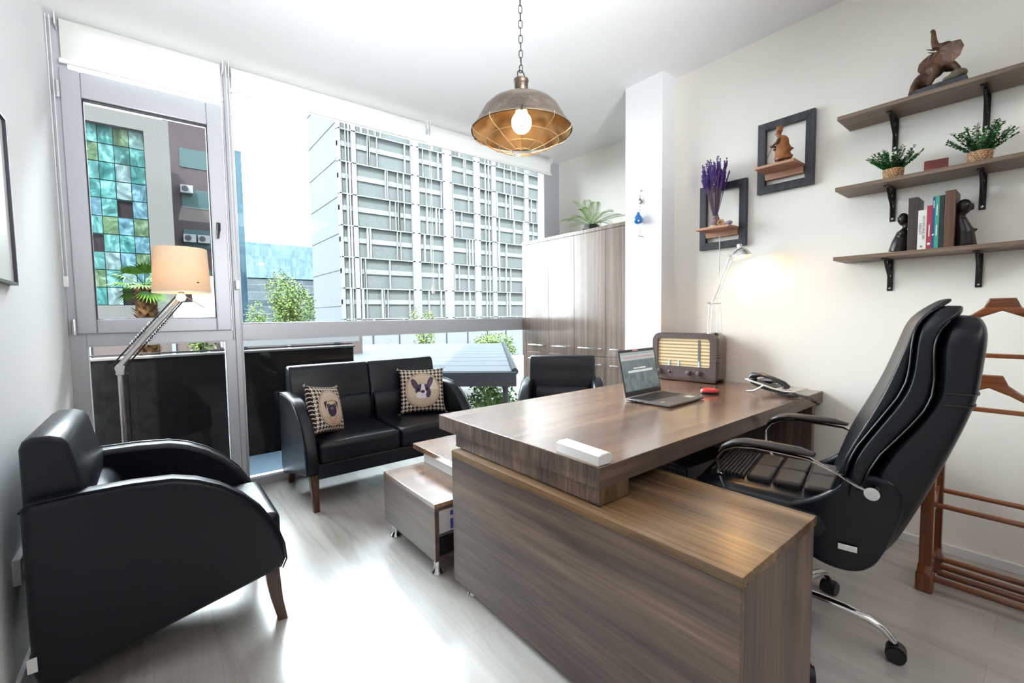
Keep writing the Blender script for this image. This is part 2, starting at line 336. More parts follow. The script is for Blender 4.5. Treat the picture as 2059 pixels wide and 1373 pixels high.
# roller blinds
def blind(x0, x1, zb, label, chain_x, chain_z):
    t = thing('roller_blind', label, 'blind', (0, 3.62, CZ), group='roller blinds at the top of the window')
    MB().box(x0 + .01, x1 - .01, -.0008, .0008, zb - CZ + .02, -.03).build('fabric', M['blind'], t)
    MB().cyl((x0 + .01, .03, -.035), (x1 - .01, .03, -.035), .024, seg=20).build('roller_tube', M['blind'], t)
    MB().box(x0, x1, -.008, .008, zb - CZ, zb - CZ + .026, .004).build('bottom_rail', M['white'], t)
    for x in (x0 - .008, x1 + .002): MB().box(x, x + .006, -.02, .065, -.07, 0, .002).build('bracket', M['white'], t)
    c = MB(); z = chain_z - CZ
    c.tube([(chain_x - .008, -.02, -.03), (chain_x - .008, -.02, z), (chain_x - .004, -.02, z - .012), (chain_x + .004, -.02, z - .012), (chain_x + .008, -.02, z), (chain_x + .008, -.02, -.03)], .0022, 6)
    ch = c.build('pull_chain', M['white'], t)
    MB().box(chain_x - .013, chain_x + .013, -.03, -.01, z - .06, z + .005, .006).build('chain_weight', M['white'], t)
    return t
blind(-.352, .432, 2.700, 'white roller blind over the narrow casement window', -.385, 1.49)
blind(.476, 1.965, 2.780, 'long white roller blind left of the dark-weighted chain', .462, 1.50)
b3 = blind(2.0, 3.50, 2.767, 'white roller blind at the right end of the window above the cabinet', 1.985, 1.50)

# ------------------------------------------------------------------ armchairs and sofa (local x = forward, back at x = 0)
ARM = [(.0, .16), (.0, .665), (.02, .688), (.12, .693), (.26, .692), (.37, .682), (.44, .660), (.51, .622), (.58, .565), (.64, .495), (.685, .415), (.71, .335), (.716, .27), (.70, .236), (.66, .226), (.50, .192), (.335, .158), (.20, .124), (.08, .090), (.02, .078)]
def seat_block(mb, x0, x1, y0, y1, z0, z1, r):
    mb.box(x0, x1, y0, y1, z0, z1, r, 4)
def back_block(mb, y0, y1):
    prof = [(.0, .30), (.0, .845), (.008, .868), (.028, .880), (.070, .880), (.098, .868), (.112, .845), (.125, .780), (.140, .715), (.150, .690), (.158, .30)]
    mb.prism(prof, 'xz', y0, y1, .014, 3)
def lounge(name, label, cat, loc, rz, width, nseat, group=None):
    t = thing(name, label, cat, loc, rz, group); h = width / 2; aw = .085
    for s in (-1, 1):
        a = MB(); ya, yb = (h - aw, h) if s > 0 else (-h, -h + aw); a.prism(ARM, 'xz', ya, yb, .022, 4)
        arm = a.build('armrest', M['leather'], t, smooth=50)
        yo = yb - .004 if s > 0 else ya + .004
        MB().tube([(x, yo, z) for x, z in ARM[1:14]], .0035, 6).build('piping', M['leather'], arm)
    sw = (width - 2 * aw) / nseat
    for i in range(nseat):
        y0 = -h + aw + i * sw + .002; y1 = y0 + sw - .004
        b = MB(); seat_block(b, .14, .718, y0, y1, .295, .435, .035); b.build('seat_cushion', M['leather'], t, smooth=60)
        b = MB(); back_block(b, y0 - (.035 if i == 0 else 0), y1 + (.035 if i == nseat - 1 else 0))
        bk = b.build('backrest', M['leather'], t, smooth=50)
        b = MB(); b.prism([(.12, .42), (.12, .60), (.150, .635), (.178, .625), (.205, .585), (.215, .52), (.21, .42)], 'xz', y0 + .01, y1 - .01, .02, 3)
        b.build('lumbar_cushion', M['leather'], t, smooth=60)
        MB().box(.128, .1505, y0 + sw * .18, y1 - sw * .18, .640, .652, .003).build('crease', M['blackplastic'], bk)
    MB().box(.06, .700, -h + aw - .01, h - aw + .01, .20, .30, .01).build('seat_base', M['leather'], t)
    for s in (-1, 1):
        y = s * (h - .055)
        g = MB(); st = []
        for x, z, q in ((.665, .25, .026), (.672, .17, .024), (.682, .09, .020), (.700, .0, .017)):
            st.append([(x - q, y - q, z), (x + q, y - q, z), (x + q, y + q, z), (x - q, y + q, z)])
        g.rings(st); g.build('leg', M['legwood'], t, smooth=30)
        g = MB(); st = []
        for x, z, q in ((.06, .14, .026), (.05, .07, .022), (.03, .0, .018)):
            st.append([(x - q, y - q, z), (x + q, y - q, z), (x + q, y + q, z), (x - q, y + q, z)])
        g.rings(st); g.build('leg', M['legwood'], t, smooth=30)
    return t
ac = lounge('armchair', 'black leatherette armchair in the foreground, side on, backed against the left wall', 'armchair', (-.345, 2.262, 0), 0, .665, 1, 'black leatherette armchairs')
MB().box(-.006, .016, -.337, -.333, .17, .215).box(-.006, -.002, -.335, -.30, .17, .215).build('care_label', M['white'], ac)
ac2 = lounge('armchair', 'black leatherette armchair facing the camera in the corner before the tall cabinet', 'armchair', (2.797, 2.77, 0), radians(-136.6), .665, 1, 'black leatherette armchairs')
sofa = lounge('sofa', 'black leatherette two-seat sofa with curved arms and dark wooden legs by the window', 'sofa', (1.335, 3.645, 0), radians(-90), 1.285, 2)

# cushions with printed fronts
def fmod(a, b): return a - b * math.floor(a / b)
def hound(u, v):   # classic houndstooth on an 8x8 thread grid
    i = int(math.floor(u)) % 8; j = int(math.floor(v)) % 8
    warp = i < 4; weft = j < 4
    over = ((i + j) % 4) < 2
    return (warp if over else weft)
def ell(x, y, cx, cy, rx, ry, a=0.0):
    dx, dy = x - cx, y - cy; c, s_ = cos(a), sin(a); u = dx * c + dy * s_; v = -dx * s_ + dy * c
    return (u / rx) ** 2 + (v / ry) ** 2
def tri_in(x, y, p):
    r = []
    for i in range(3):
        x1, y1 = p[i]; x2, y2 = p[(i + 1) % 3]; r.append((x2 - x1) * (y - y1) - (y2 - y1) * (x - x1))
    return all(q >= 0 for q in r) or all(q <= 0 for q in r)
def dog_a(x, y):   # boston terrier face, x,y in -1..1 of the medallion
    c = (0.60, 0.48, 0.36)
    if x > .15 and y > .0 and x - y * .6 > 0: c = (0.72, 0.63, 0.52)
    if y < -.35: c = (0.55, 0.43, 0.33)
    dark = (0.085, 0.06, 0.11); wht = (0.74, 0.68, 0.72)
    if ell(x, y, -.46, .36, .17, .36, .45) < 1: c = (0.12, 0.08, 0.10) if ell(x, y, -.46, .33, .09, .22, .45) < 1 else dark
    if ell(x, y, .44, .44, .15, .42, -.42) < 1: c = (0.17, 0.10, 0.16) if ell(x, y, .44, .40, .07, .26, -.42) < 1 else dark
    if ell(x, y, .0, -.02, .44, .40) < 1: c = dark
    if abs(x - .02) < .10 + max(0, .2 - y) * .18 and -.5 < y < .36: c = wht
    if ell(x, y, -.20, -.30, .20, .20) < 1 or ell(x, y, .18, -.28, .20, .18) < 1: c = wht
    if ell(x, y, .33, -.25, .14, .24, -.3) < 1: c = dark
    if ell(x, y, -.26, .04, .07, .07) < 1: c = (0.02, 0.015, 0.02)
    if ell(x, y, .24, .05, .07, .07) < 1: c = (0.02, 0.015, 0.02)
    if ell(x, y, .0, -.10, .12, .09) < 1: c = (0.06, 0.05, 0.06)
    if abs(x) < .012 and -.34 < y < -.15: c = (0.2, 0.15, 0.18)
    return c
def dog_b(x, y):   # pug face
    c = (0.62, 0.52, 0.42)
    if ell(x, y, 0, .02, .55, .62) < 1: c = (0.66, 0.50, 0.36)
    if y < -.45: c = (0.50, 0.30, 0.22) if abs(abs(x) - (y + 1) * .5) < .09 else (0.60, 0.42, 0.32)
    if tri_in(x, y, [(-.62, .30), (-.30, .42), (-.50, -.12)]) or tri_in(x, y, [(.62, .30), (.30, .42), (.50, -.12)]): c = (0.06, 0.035, 0.06)
    if ell(x, y, 0, -.16, .32, .34) < 1: c = (0.055, 0.035, 0.07)
    if abs(abs(x) - .24) < .11 and abs(y - .12) < .10: c = (0.05, 0.035, 0.05)
    if ell(x, y, -.23, .12, .05, .05) < 1 or ell(x, y, .23, .12, .05, .05) < 1: c = (0.20, 0.16, 0.18)
    if ell(x, y, 0, -.03, .10, .07) < 1: c = (0.18, 0.14, 0.20)
    if abs(y - .36 - .05 * cos(x * 9)) < .03 and abs(x) < .26: c = (0.26, 0.17, 0.13)
    return c
def cushion(label, dog, loc, rot, size=.40, th=.11, open_up=0.0):
    N = 200; h = size / 2; me_v = []; cols = []
    bm = bmesh.new(); G = {}
    for sd in (1, -1):
        for i in range(N + 1):
            for j in range(N + 1):
                if sd < 0 and (i in (0, N) or j in (0, N)): G[sd, i, j] = G[1, i, j]; continue
                u = i / N * 2 - 1; v = j / N * 2 - 1
                pinch = 1 - .075 * (1 - abs(v) ** 3) * abs(u) ** 2; pv = 1 - .075 * (1 - abs(u) ** 3) * abs(v) ** 2
                t_ = ((1 - u ** 4) * (1 - v ** 4)) ** .55 * th / 2
                t_ += .004 * sin(7 * u + 3 * v) * (1 - abs(u)) * (1 - abs(v)) * 2
                G[sd, i, j] = bm.verts.new((u * h * pinch, -sd * t_, h + v * h * pv))
        for i in range(N):
            for j in range(N):
                q = [G[sd, i, j], G[sd, i + 1, j], G[sd, i + 1, j + 1], G[sd, i, j + 1]]
                bm.faces.new(q if sd > 0 else q[::-1])
    bm.verts.index_update(); me = bpy.data.meshes.new('cushion_cover')
    info = {}
    for (sd, i, j), vtx in G.items():
        if vtx.index not in info or sd > 0: info[vtx.index] = (sd, i, j)
    bm.to_mesh(me); bm.free()
    at = me.color_attributes.new('print', 'FLOAT_COLOR', 'POINT')
    for k in range(len(me.vertices)):
        sd, i, j = info[k]; u = i / N * 2 - 1; v = j / N * 2 - 1
        c = (0.025, 0.015, 0.015) if hound(i * 8 / 17.0, j * 8 / 17.0) else (0.70, 0.62, 0.52)
        r = math.hypot(u, v)
        if sd > 0 and r < .80:
            c = dog(u / .74, v / .74)
            if r > .755: c = (0.30, 0.19, 0.13)
            elif r > .715: c = (0.62, 0.50, 0.38)
            elif r > .695: c = (0.28, 0.18, 0.12)
        at.data[k].color = (*c, 1)
    me.materials.append(M['print']); me.shade_smooth()
    o = bpy.data.objects.new('cushion_cover', me); COL.objects.link(o)
    t = thing('throw_cushion', label, 'cushion', loc, group='dog-print cushions on the sofa', rot=rot); o.parent = t
    random.seed(5)
    for sx in (-1, 1):
        for sz in (0, 1):
            f = MB()
            for k in range(7):
                a = random.uniform(0, 1.4); p = Vector((sx * h * .99, 0, sz * size * .99 + (.004 if sz == 0 else -.002)))
                f.tube([p, p + Vector((sx * cos(a), random.uniform(-.3, .3), (sz * 2 - 1) * sin(a))) * .018], .0012, 4)
            f.build('corner_fringe', M['fringe'], t)
    return t
M['print'] = attrmat('printed_cushion_cloth'); M['fringe'] = mat('cream_fringe', (0.6, 0.55, 0.48), 0.9)
cushion('houndstooth cushion with a pug face, leaning on the left arm of the sofa', dog_b, (.905, 3.155, .436), (radians(-16), radians(10), radians(38)), .34)
cushion('houndstooth cushion with a black and white dog face, at the right end of the sofa', dog_a, (1.70, 3.30, .436), (radians(-16), 0, radians(-22)), .375)

# ------------------------------------------------------------------ desk, side unit, coffee table, cabinet
DZ = .762
t = thing('desk', 'large walnut office desk with a thick glossy top reaching the right wall', 'desk', (1.055, .885, 0))
MB().box(0, WX - 1.058, 0, 1.0, DZ - .070, DZ, .0015).build('desktop', M['desktop'], t)
MB().box(-.0015, 0, .001, .999, DZ - .069, DZ - .002).build('edge_band', M['tiles'], t)
r = MB(); r.box(.006, .152, .006, .86, .636, DZ - .0705, .001); r.build('riser', M['tiles'], t)
MB().box(.006, .152, .0045, .006, .637, DZ - .071).build('riser_end', M['tilesx'], t)
MB().box(0, WX - 1.058, -.001, 0, DZ - .069, DZ - .001).build('front_edge_band', M['woodx'], t)
MB().box(1.93, 1.975, .02, .98, 0, DZ - .0705, .001).build('end_panel', M['woodz'], t)
MB().box(.60, 1.93, .78, .80, .12, DZ - .0705).build('modesty_panel', M['woodz'], t)

t = thing('side_unit', 'low walnut side unit with a long front panel under the near end of the desk', 'side unit', (1.02, .44, 0))
MB().box(0, .022, .0, 1.275, .030, .604, .001).build('front_panel', M['woody'], t)
MB().box(.0225, .475, .0, .02, .030, .604, .001).build('end_panel', M['woodz'], t)
MB().box(-.001, .485, -.004, 1.275, .6045, .632, .0015).build('top_board', M['credtop'], t)
MB().box(.455, .475, .0205, 1.275, .030, .604, .001).build('door_panel', M['woodz'], t)
MB().box(.0225, .4545, .0205, 1.275, .030, .05).build('bottom_board', M['woody'], t)
MB().box(.0225, .4545, 1.255, 1.275, .05, .604).build('end_panel', M['woodz'], t)
def foot(p, x, y, h, r=.019, rf=.033):
    MB().lathe([(0.0, 0), (rf, 0), (rf, .005), (rf * .88, .011), (r * 1.15, .024), (r, .032), (r, h), (0, h)], (x, y, 0), 24).build('foot', M['chrome'], p)
for x, y in ((.03, 1.165), (.03, .08), (.44, .08), (.44, 1.165)): foot(t, x, y, .030, .012, .026)

t = thing('coffee_table', 'two-level walnut coffee table on chrome feet in front of the sofa', 'coffee table', (.972, 1.80, 0))
MB().box(0, .022, 0, .588, .085, .340, .001).build('side_panel', M['woody'], t)
MB().box(.53, .552, 0, .588, .085, .340, .001).build('side_panel', M['woody'], t)
MB().box(0, .552, -.001, .589, .3405, .362, .001).build('lower_top', M['desktop'], t)
MB().box(.0225, .5295, 0, .588, .085, .105, .001).build('bottom_board', M['woody'], t)
MB().box(.0225, .5295, .01, .588, .195, .208, .001).build('inner_shelf', M['grey'], t)
MB().box(.0225, .5295, .57, .588, .105, .340, .001).build('back_panel', M['woody'], t)
MB().box(.255, .66, .02, .59, .3625, .438, .001).build('white_riser', M['white'], t)['label'] = 'glossy white block between the two tops'
MB().box(.215, .72, .0, .655, .4385, .468, .0015).build('upper_top', M['desktop'], t)
for x, y in ((.04, .055), (.04, .53), (.51, .055), (.51, .53)): foot(t, x, y, .085, .020, .035)
MB().box(.03, .16, .006, .02, .112, .190).build('inner_drawer', M['blackplastic'], t)
# carton on the shelf
t = thing('paper_carton', 'white carton with a blue printed panel inside the open end of the coffee table', 'box', (.972 + .028, 1.812, .2085))
MB().box(0, .17, 0, .20, 0, .11, .001).build('carton_body', M['white'], t)
b = MB(); b.box(.062, .165, -.001, 0, .075, .096); b.prism([(.062, .096), (.165, .096), (.115, .108)], 'xz', -.001, 0); b.box(.062, .165, -.001, 0, .008, .058)
b.build('printed_panel', mat('blue_print', (0.05, 0.10, 0.45), 0.4), t)

t = thing('storage_cabinet', 'tall four-door wood-veneer cabinet between the window and the pillar', 'cabinet', (3.12, 2.20, 0))
CH = 2.0
MB().box(.02, .58, 0, 1.485, 0, CH - .02, .001).build('carcass', M['woodz'], t)
MB().box(-.004, .59, -.002, 1.490, CH - .02, CH + .012, .002).build('top_board', M['cabwood'], t)
ys = [0.0, .35, .728, 1.082, 1.44]
MB().box(0, .0195, 1.443, 1.485, .0, CH - .0205, .001).build('side_stile', M['cabwood'], t)
for i in range(4):
    for z0, z1, zh in ((.05, .848, .78), (.853, CH - .022, .925)):
        d = MB().box(0, .0195, ys[i] + .0015, ys[i + 1] - .0015, z0, z1, .0012).build('door', M['cabwood'], t)
        ya, yb = ys[i] + .055, ys[i + 1] - .055
        MB().tube([(0, ya, zh), (-.022, ya + .012, zh), (-.026, (ya + yb) / 2, zh), (-.022, yb - .012, zh), (0, yb, zh)], .0055, 8).build('handle', M['chrome'], d)

# ------------------------------------------------------------------ office chair
t = thing('office_chair', 'high-backed black leather executive chair on a chrome five-star base behind the desk', 'office chair', (1.95, .65, 0), radians(12))
def oc(x, y, z): return (x - 1.95, y - .65, z)
def loft_back(rows, name, m, parent, nx=18, px=2.6, hollow=0.0):
    """rows: (z, y_front, y_rear, half_width, x_centre)"""
    rr = []
    for z, yf, yr, hw, xc in rows:
        ring = []; cy_, hy = (yf + yr) / 2, (yf - yr) / 2
        for k in range(2 * nx):
            a = 2 * pi * k / (2 * nx); ca, sa = cos(a), sin(a)
            x = hw * math.copysign(abs(ca) ** (2 / px), ca); y = hy * math.copysign(abs(sa) ** (2 / px), sa)
            if hollow and sa > 0: y -= hollow * (1 - (x / hw) ** 2) * sa
            ring.append(oc(xc + x, cy_ + y, z))
        rr.append(ring)
    o = MB().rings(rr).build(name, m, parent, smooth=70)
    ss = o.modifiers.new('subdivision', 'SUBSURF'); ss.levels = 1; ss.render_levels = 2
    return o
XC = 1.97
def lerp_t(tb, z):
    if z <= tb[0][0]: return tb[0][1]
    for (a, va), (b_, vb) in zip(tb, tb[1:]):
        if z <= b_: return va + (vb - va) * (z - a) / (b_ - a)
    return tb[-1][1]
TF = [(.575, .548), (.62, .53), (.74, .492), (.80, .468), (.89, .43), (.97, .398), (1.06, .368), (1.125, .345), (1.19, .325), (1.23, .300), (1.262, .262), (1.278, .235)]
T1 = [(.58, .495), (.735, .474), (.796, .452), (.888, .400), (.973, .352), (1.02, .336), (1.059, .330), (1.143, .326), (1.194, .317), (1.231, .290), (1.25, .255), (1.258, .235)]
T2 = [(.385, .53), (.42, .55), (.50, .54), (.58, .47), (.678, .43), (.72, .42), (.781, .393), (.821, .366), (.872, .331), (.929, .296), (.975, .278), (1.03, .273), (1.096, .276), (1.144, .275), (1.189, .258), (1.213, .236), (1.222, .215)]
TR = [(.386, .43), (.42, .375), (.461, .345), (.601, .292), (.734, .244), (.870, .200), (.964, .174), (1.0, .168), (1.096, .158), (1.17, .152), (1.205, .158), (1.225, .178)]
TW = [(.385, .16), (.42, .225), (.50, .25), (.60, .258), (.72, .266), (.9, .257), (1.0, .246), (1.1, .241), (1.17, .234), (1.22, .208), (1.25, .172), (1.28, .10)]
def pad_layer(zs_, tf, tr, df, dr, dw, name, hollow=0.0, wt=TW):
    return loft_back([(z, lerp_t(tf, z) - df, lerp_t(tr, z) + dr, (lerp_t(wt, z) + dw), XC) for z in zs_], name, M['leatherchair'], t, px=5.0, hollow=hollow)
TWR = [(.385, .16), (.42, .225), (.50, .25), (.60, .258), (.72, .262), (.9, .252), (1.0, .241), (1.1, .236), (1.15, .228), (1.19, .200), (1.222, .14)]
pad_layer([.388, .40, .43, .48, .55, .62, .68, .75, .82, .88, .93, .975, .985, .99, .995, 1.005, 1.03, 1.08, 1.12, 1.16, 1.19, 1.21, 1.22], T2, TR, .004, 0, 0, 'rear_shell', wt=TWR)
pad_layer([.60, .62, .68, .74, .80, .86, .90, .94, .98, 1.03, 1.08, 1.13, 1.17, 1.20, 1.225, 1.242, 1.252], T1, T2, .004, -.008, .006, 'middle_pad')
pad_layer([.585, .60, .66, .74, .80, .86, .92, .98, 1.04, 1.10, 1.15, 1.19, 1.22, 1.245, 1.262, 1.275], TF, T1, 0, -.006, .0, 'front_pad', hollow=.022)
for sgn in (-1, 1):
    for tb, z0, z1, dx in ((T2, .66, 1.205, .004), (T1, .64, 1.235, .007)):
        MB().tube([oc(XC + sgn * (lerp_t(TW, z) + dx), lerp_t(tb, z), z) for z in [z0 + (z1 - z0) * k / 22 for k in range(23)]], .003, 6).build('piping', M['leatherchair'], t)
for z in (.955, .99):
    MB().tube([oc(XC + lerp_t(TWR, z) * x_ + math.copysign(.002, x_), lerp_t(TR, z) + (.075 if abs(x_) > .999 else -.002 + .02 * abs(x_) ** 8), z) for x_ in [-1, -.995, -.97, -.9, -.7, -.4, 0, .4, .7, .9, .97, .995, 1]], .0022, 6).build('back_seam', M['blackplastic'], t)
# seat
rr = []
for y, hw, zt, zb in ((.44, .20, .53, .43), (.47, .255, .575, .42), (.56, .272, .598, .415), (.68, .275, .603, .42), (.80, .272, .605, .44), (.90, .262, .603, .46), (.95, .24, .59, .48), (.975, .19, .56, .50)):
    ring = []
    for k in range(28):
        a = 2 * pi * k / 28; ca, sa = cos(a), sin(a)
        x = hw * math.copysign(abs(ca) ** .6, ca); z = (zt + zb) / 2 + (zt - zb) / 2 * math.copysign(abs(sa) ** .6, sa)
        if sa > 0 and abs(x) < hw * .8: z -= .012
        ring.append(oc(XC + x, y, z))
    rr.append(ring)
st = MB().rings(rr).build('seat', M['leatherchair'], t, smooth=70)
for i, (y0, y1) in enumerate(((.495, .60), (.605, .70), (.705, .79))):
    for s in (-1, 1):
        x0, x1 = (XC - .165, XC - .002) if s < 0 else (XC + .002, XC + .165)
        MB().box(x0 - 1.95, x1 - 1.95, y0 - .65, y1 - .65, .575, .606, .012, 3).build('seat_panel', M['leatherseat'], t, smooth=60)
b = MB()
for k in range(9): b.box(XC - .165 - 1.95, XC + .165 - 1.95, .797 + k * .014 - .65, .809 + k * .014 - .65, .578, .604, .005, 2)
b.build('ribbed_panel', M['leatherseat'], t, smooth=60)
# side apron joining seat and shell
for s in (-1, 1):
    pl = [(.325, .62), (.347, .54), (.375, .455), (.40, .405), (.45, .37), (.54, .375), (.64, .43), (.72, .495), (.70, .545), (.60, .575), (.52, .63), (.475, .69), (.42, .715), (.34, .70)]
    for _ in range(3): pl = [q for i in range(len(pl)) for q in ((pl[i][0] * .75 + pl[(i + 1) % len(pl)][0] * .25, pl[i][1] * .75 + pl[(i + 1) % len(pl)][1] * .25), (pl[i][0] * .25 + pl[(i + 1) % len(pl)][0] * .75, pl[i][1] * .25 + pl[(i + 1) % len(pl)][1] * .75))]
    b = MB(); b.prism(pl, 'yz', (XC - 1.95) + s * .247 - .018, (XC - 1.95) + s * .247 + .018, .015, 4, xf=Matrix.Translation((0, -.65, 0)))
    b.build('side_apron', M['leatherchair'], t, smooth=60)
MB().box(XC - .285 - 1.95, XC - .275 - 1.95, .44 - .65, .49 - .65, .455, .470).build('care_label', M['white'], t)
for s in (-1, 1):
    X = XC + s * .285
    pts = [(X, .40, .675), (X, .44, .685), (X, .49, .712), (X, .53, .745), (X, .57, .762), (X, .66, .765), (X, .74, .765), (X, .80, .757), (X, .845, .735), (X, .87, .70), (X, .868, .65), (X, .845, .59), (X, .80, .53), (X, .74, .47)]
    pts = [(a_, b_, c_ - (.02 if b_ > .5 else 0)) for a_, b_, c_ in pts]
    RA = Matrix.Translation((0, -.028, 0)) @ Matrix.Rotation(radians(-7), 4, 'Z')
    MB().tube([oc(*p) for p in pts], [(.005, .013)] * len(pts), 10, flat=(0, 0, 1), xf=RA).build('arm_frame', M['chrome'], t)
    pp = [(X, .555, .778), (X, .60, .783), (X, .70, .784), (X, .77, .782), (X, .81, .772), (X, .845, .75), (X, .862, .725)]
    pp = [(a_, b_, c_ - .02) for a_, b_, c_ in pp]
    MB().tube([oc(*p) for p in pp], [(.006, .018), (.013, .026), (.013, .027), (.013, .026), (.012, .024), (.010, .020), (.006, .012)], 12, flat=(0, 0, 1), xf=RA).build('arm_pad', M['leatherseat'], t, smooth=70)
    MB().cyl(oc(X - s * .005, .40, .675), oc(X + s * .022, .40, .675), .020, seg=20, xf=RA).build('pivot_cap', M['chrome'], t)
    MB().cyl(oc(X + s * .008, .855, .62), oc(X + s * .016, .855, .62), .007, seg=10, xf=RA).build('arm_bolt', M['chrome'], t)
MB().cyl((0.02, 0, .12), (0.02, 0, .40), .026, seg=20).cyl((.02, 0, .10), (.02, 0, .25), .036, seg=20).build('gas_column', M['blackmetal'], t)
MB().box(-.10, .14, -.12, .12, .385, .425, .01).build('tilt_mechanism', M['blackmetal'], t)
import_a = [math.atan2(.328 - .653, 1.99 - 1.937) - radians(12) + 2 * pi * k / 5 for k in range(5)]
for a in import_a:
    d = Vector((cos(a), sin(a), 0)); P0 = Vector((-.013, .003, 0)); n_ = Vector((-d.y, d.x, 0))
    pts = [P0 + d * r_ + Vector((0, 0, z)) for r_, z in ((.02, .135), (.10, .135), (.18, .130), (.25, .118), (.29, .10), (.315, .075), (.322, .062))]
    MB().tube(pts, [(.022, .015), (.021, .015), (.019, .014), (.017, .013), (.015, .012), (.013, .011), (.012, .010)], 12, flat=tuple(n_)).build('base_arm', M['chrome'], t, smooth=70)
    c = P0 + d * .328
    cs = MB()
    for s in (-1, 1): cs.cyl(c + n_ * s * .008 + Vector((0, 0, .027)), c + n_ * s * .028 + Vector((0, 0, .027)), .027, seg=24)
    cs.tube([c + n_ * -.02 + Vector((0, 0, .03)), c + n_ * .02 + Vector((0, 0, .03))], .030, 20); cs.cyl(c + Vector((0, 0, .03)), c + Vector((0, 0, .065)), .008)
    cs.build('caster', M['blackplastic'], t)

# ------------------------------------------------------------------ valet stand beside the wall
t = thing('valet_stand', 'cherry-wood valet stand with two hangers and a slatted shoe rack at the right', 'valet stand', (2.60, .34, 0))
for s in (0, 1):                                                    # side frames: near the left post and the far end out of view
    y = -s * .50
    for x in (.0, .235):
        h_ = .86 if x == 0 else 1.20
        b = MB(); b.box(x - .016, x + .016, y - .022, y + .022, .10, h_, .004)
        for q in (-.011, 0, .011): b.box(x - .0185, x - .014, y + q - .002, y + q + .002, .14, h_ - .03)
        b.box(x - .028, x + .028, y - .030, y + .030, 0, .085, .008); b.prism([(x - .028, .085), (x + .028, .085), (x + .017, .12), (x - .017, .12)], 'xz', y - .024, y + .024, .003)
        b.build('post', M['valet'], t)
    MB().prism([(.016, .075), (.219, .075), (.219, .115), (.016, .115)], 'xz', y - .012, y + .012, .003).prism([(.016, .33), (.219, .33), (.219, .42), (.19, .40), (.12, .385), (.045, .40), (.016, .42)], 'xz', y - .010, y + .010, .003).build('side_rail', M['valet'], t)
for x, z in ((0.0, .065), (.075, .065), (.15, .065), (.235, .065)):
    MB().cyl((x, -.47, z), (x, -.03, z), .013, seg=14).build('rack_slat', M['valety'], t)
for x, z in ((0.0, .395), (.235, .395)): MB().cyl((x, -.48, z), (x, -.02, z), .011, seg=14).build('rail', M['valety'], t)
for x, z in ((.10, .815), (.235, 1.035)): MB().box(x - .007, x + .007, -.49, -.005, z - .010, z + .010, .004).build('trouser_bar', M['valety'], t)
def hanger(x, z, yc=-.155):
    th = [(-.24, -.145), (-.20, -.125), (-.14, -.098), (-.09, -.070), (-.055, -.040), (-.042, -.008), (-.038, .0), (.038, .0), (.042, -.008), (.055, -.040), (.09, -.070), (.14, -.098), (.20, -.125), (.24, -.145), (.235, -.170), (.15, -.135), (.06, -.082), (0, -.055), (-.06, -.082), (-.15, -.135), (-.235, -.170)]
    MB().prism([(yc + u, z + v) for u, v in th], 'yz', x - .014, x + .014, .006, 3).build('hanger', M['valety'], t)
hanger(.12, .962, -.155); hanger(.235, 1.285, -.175)
MB().box(.0, .10, -.505, -.495, .80, .83, .003).box(.0, .10, -.005, .005, .80, .83, .003).build('bar_bracket', M['valet'], t)
for x, z in ((.12, .93), (.235, 1.25)): MB().cyl((x, -.42, z - .16), (x, -.40, z - .13), .01).build('hanger_peg', M['valet'], t)

# ------------------------------------------------------------------ wall shelves and brackets
shelves = []
for z, nm in ((2.262, 'topmost wall shelf carrying the elephant figure'), (1.894, 'middle wall shelf carrying two potted plants'), (1.527, 'lowest wall shelf carrying the books')):
    o = solo(MB().box(2.865 - 2.865, WX - 2.865, -.75, 0, -.020, 0, .0015), 'wall_shelf', M['shelf'], nm, 'shelf', (2.865, .792, z), group='walnut wall shelves'); shelves.append(z)
def bracket(y, z, label):
    t = thing('shelf_bracket', label, 'bracket', (WX, y, z), group='black iron shelf brackets')
    b = MB(); b.box(-.006, 0, -.012, .012, -.165, 0, .002); b.box(-.155, 0, -.012, .012, -.006, 0, .002); b.tube([(-.004, 0, -.15), (-.020, 0, -.11), (-.045, 0, -.075), (-.085, 0, -.045), (-.12, 0, -.010)], [(.004, .007)] * 5, 8)
    b.tube([(-.03 - .022 * cos(a) , 0, -.035 + .020 * sin(a)) for a in [k * 2 * pi / 14 for k in range(14)]], .0035, 6, loop=True)
    b.build('bracket_body', M['blackmetal'], t)
    for zz in (-.03, -.085, -.15): MB().cyl((-.006, 0, zz), (-.010, 0, zz), .005, seg=8).build('screw', M['steel'], t)
for z, zn in ((2.242, 'topmost'), (1.874, 'middle'), (1.507, 'lowest')):
    bracket(.592, z, 'left-hand black iron bracket under the %s wall shelf' % zn); bracket(.262, z, 'right-hand black iron bracket under the %s wall shelf' % zn)

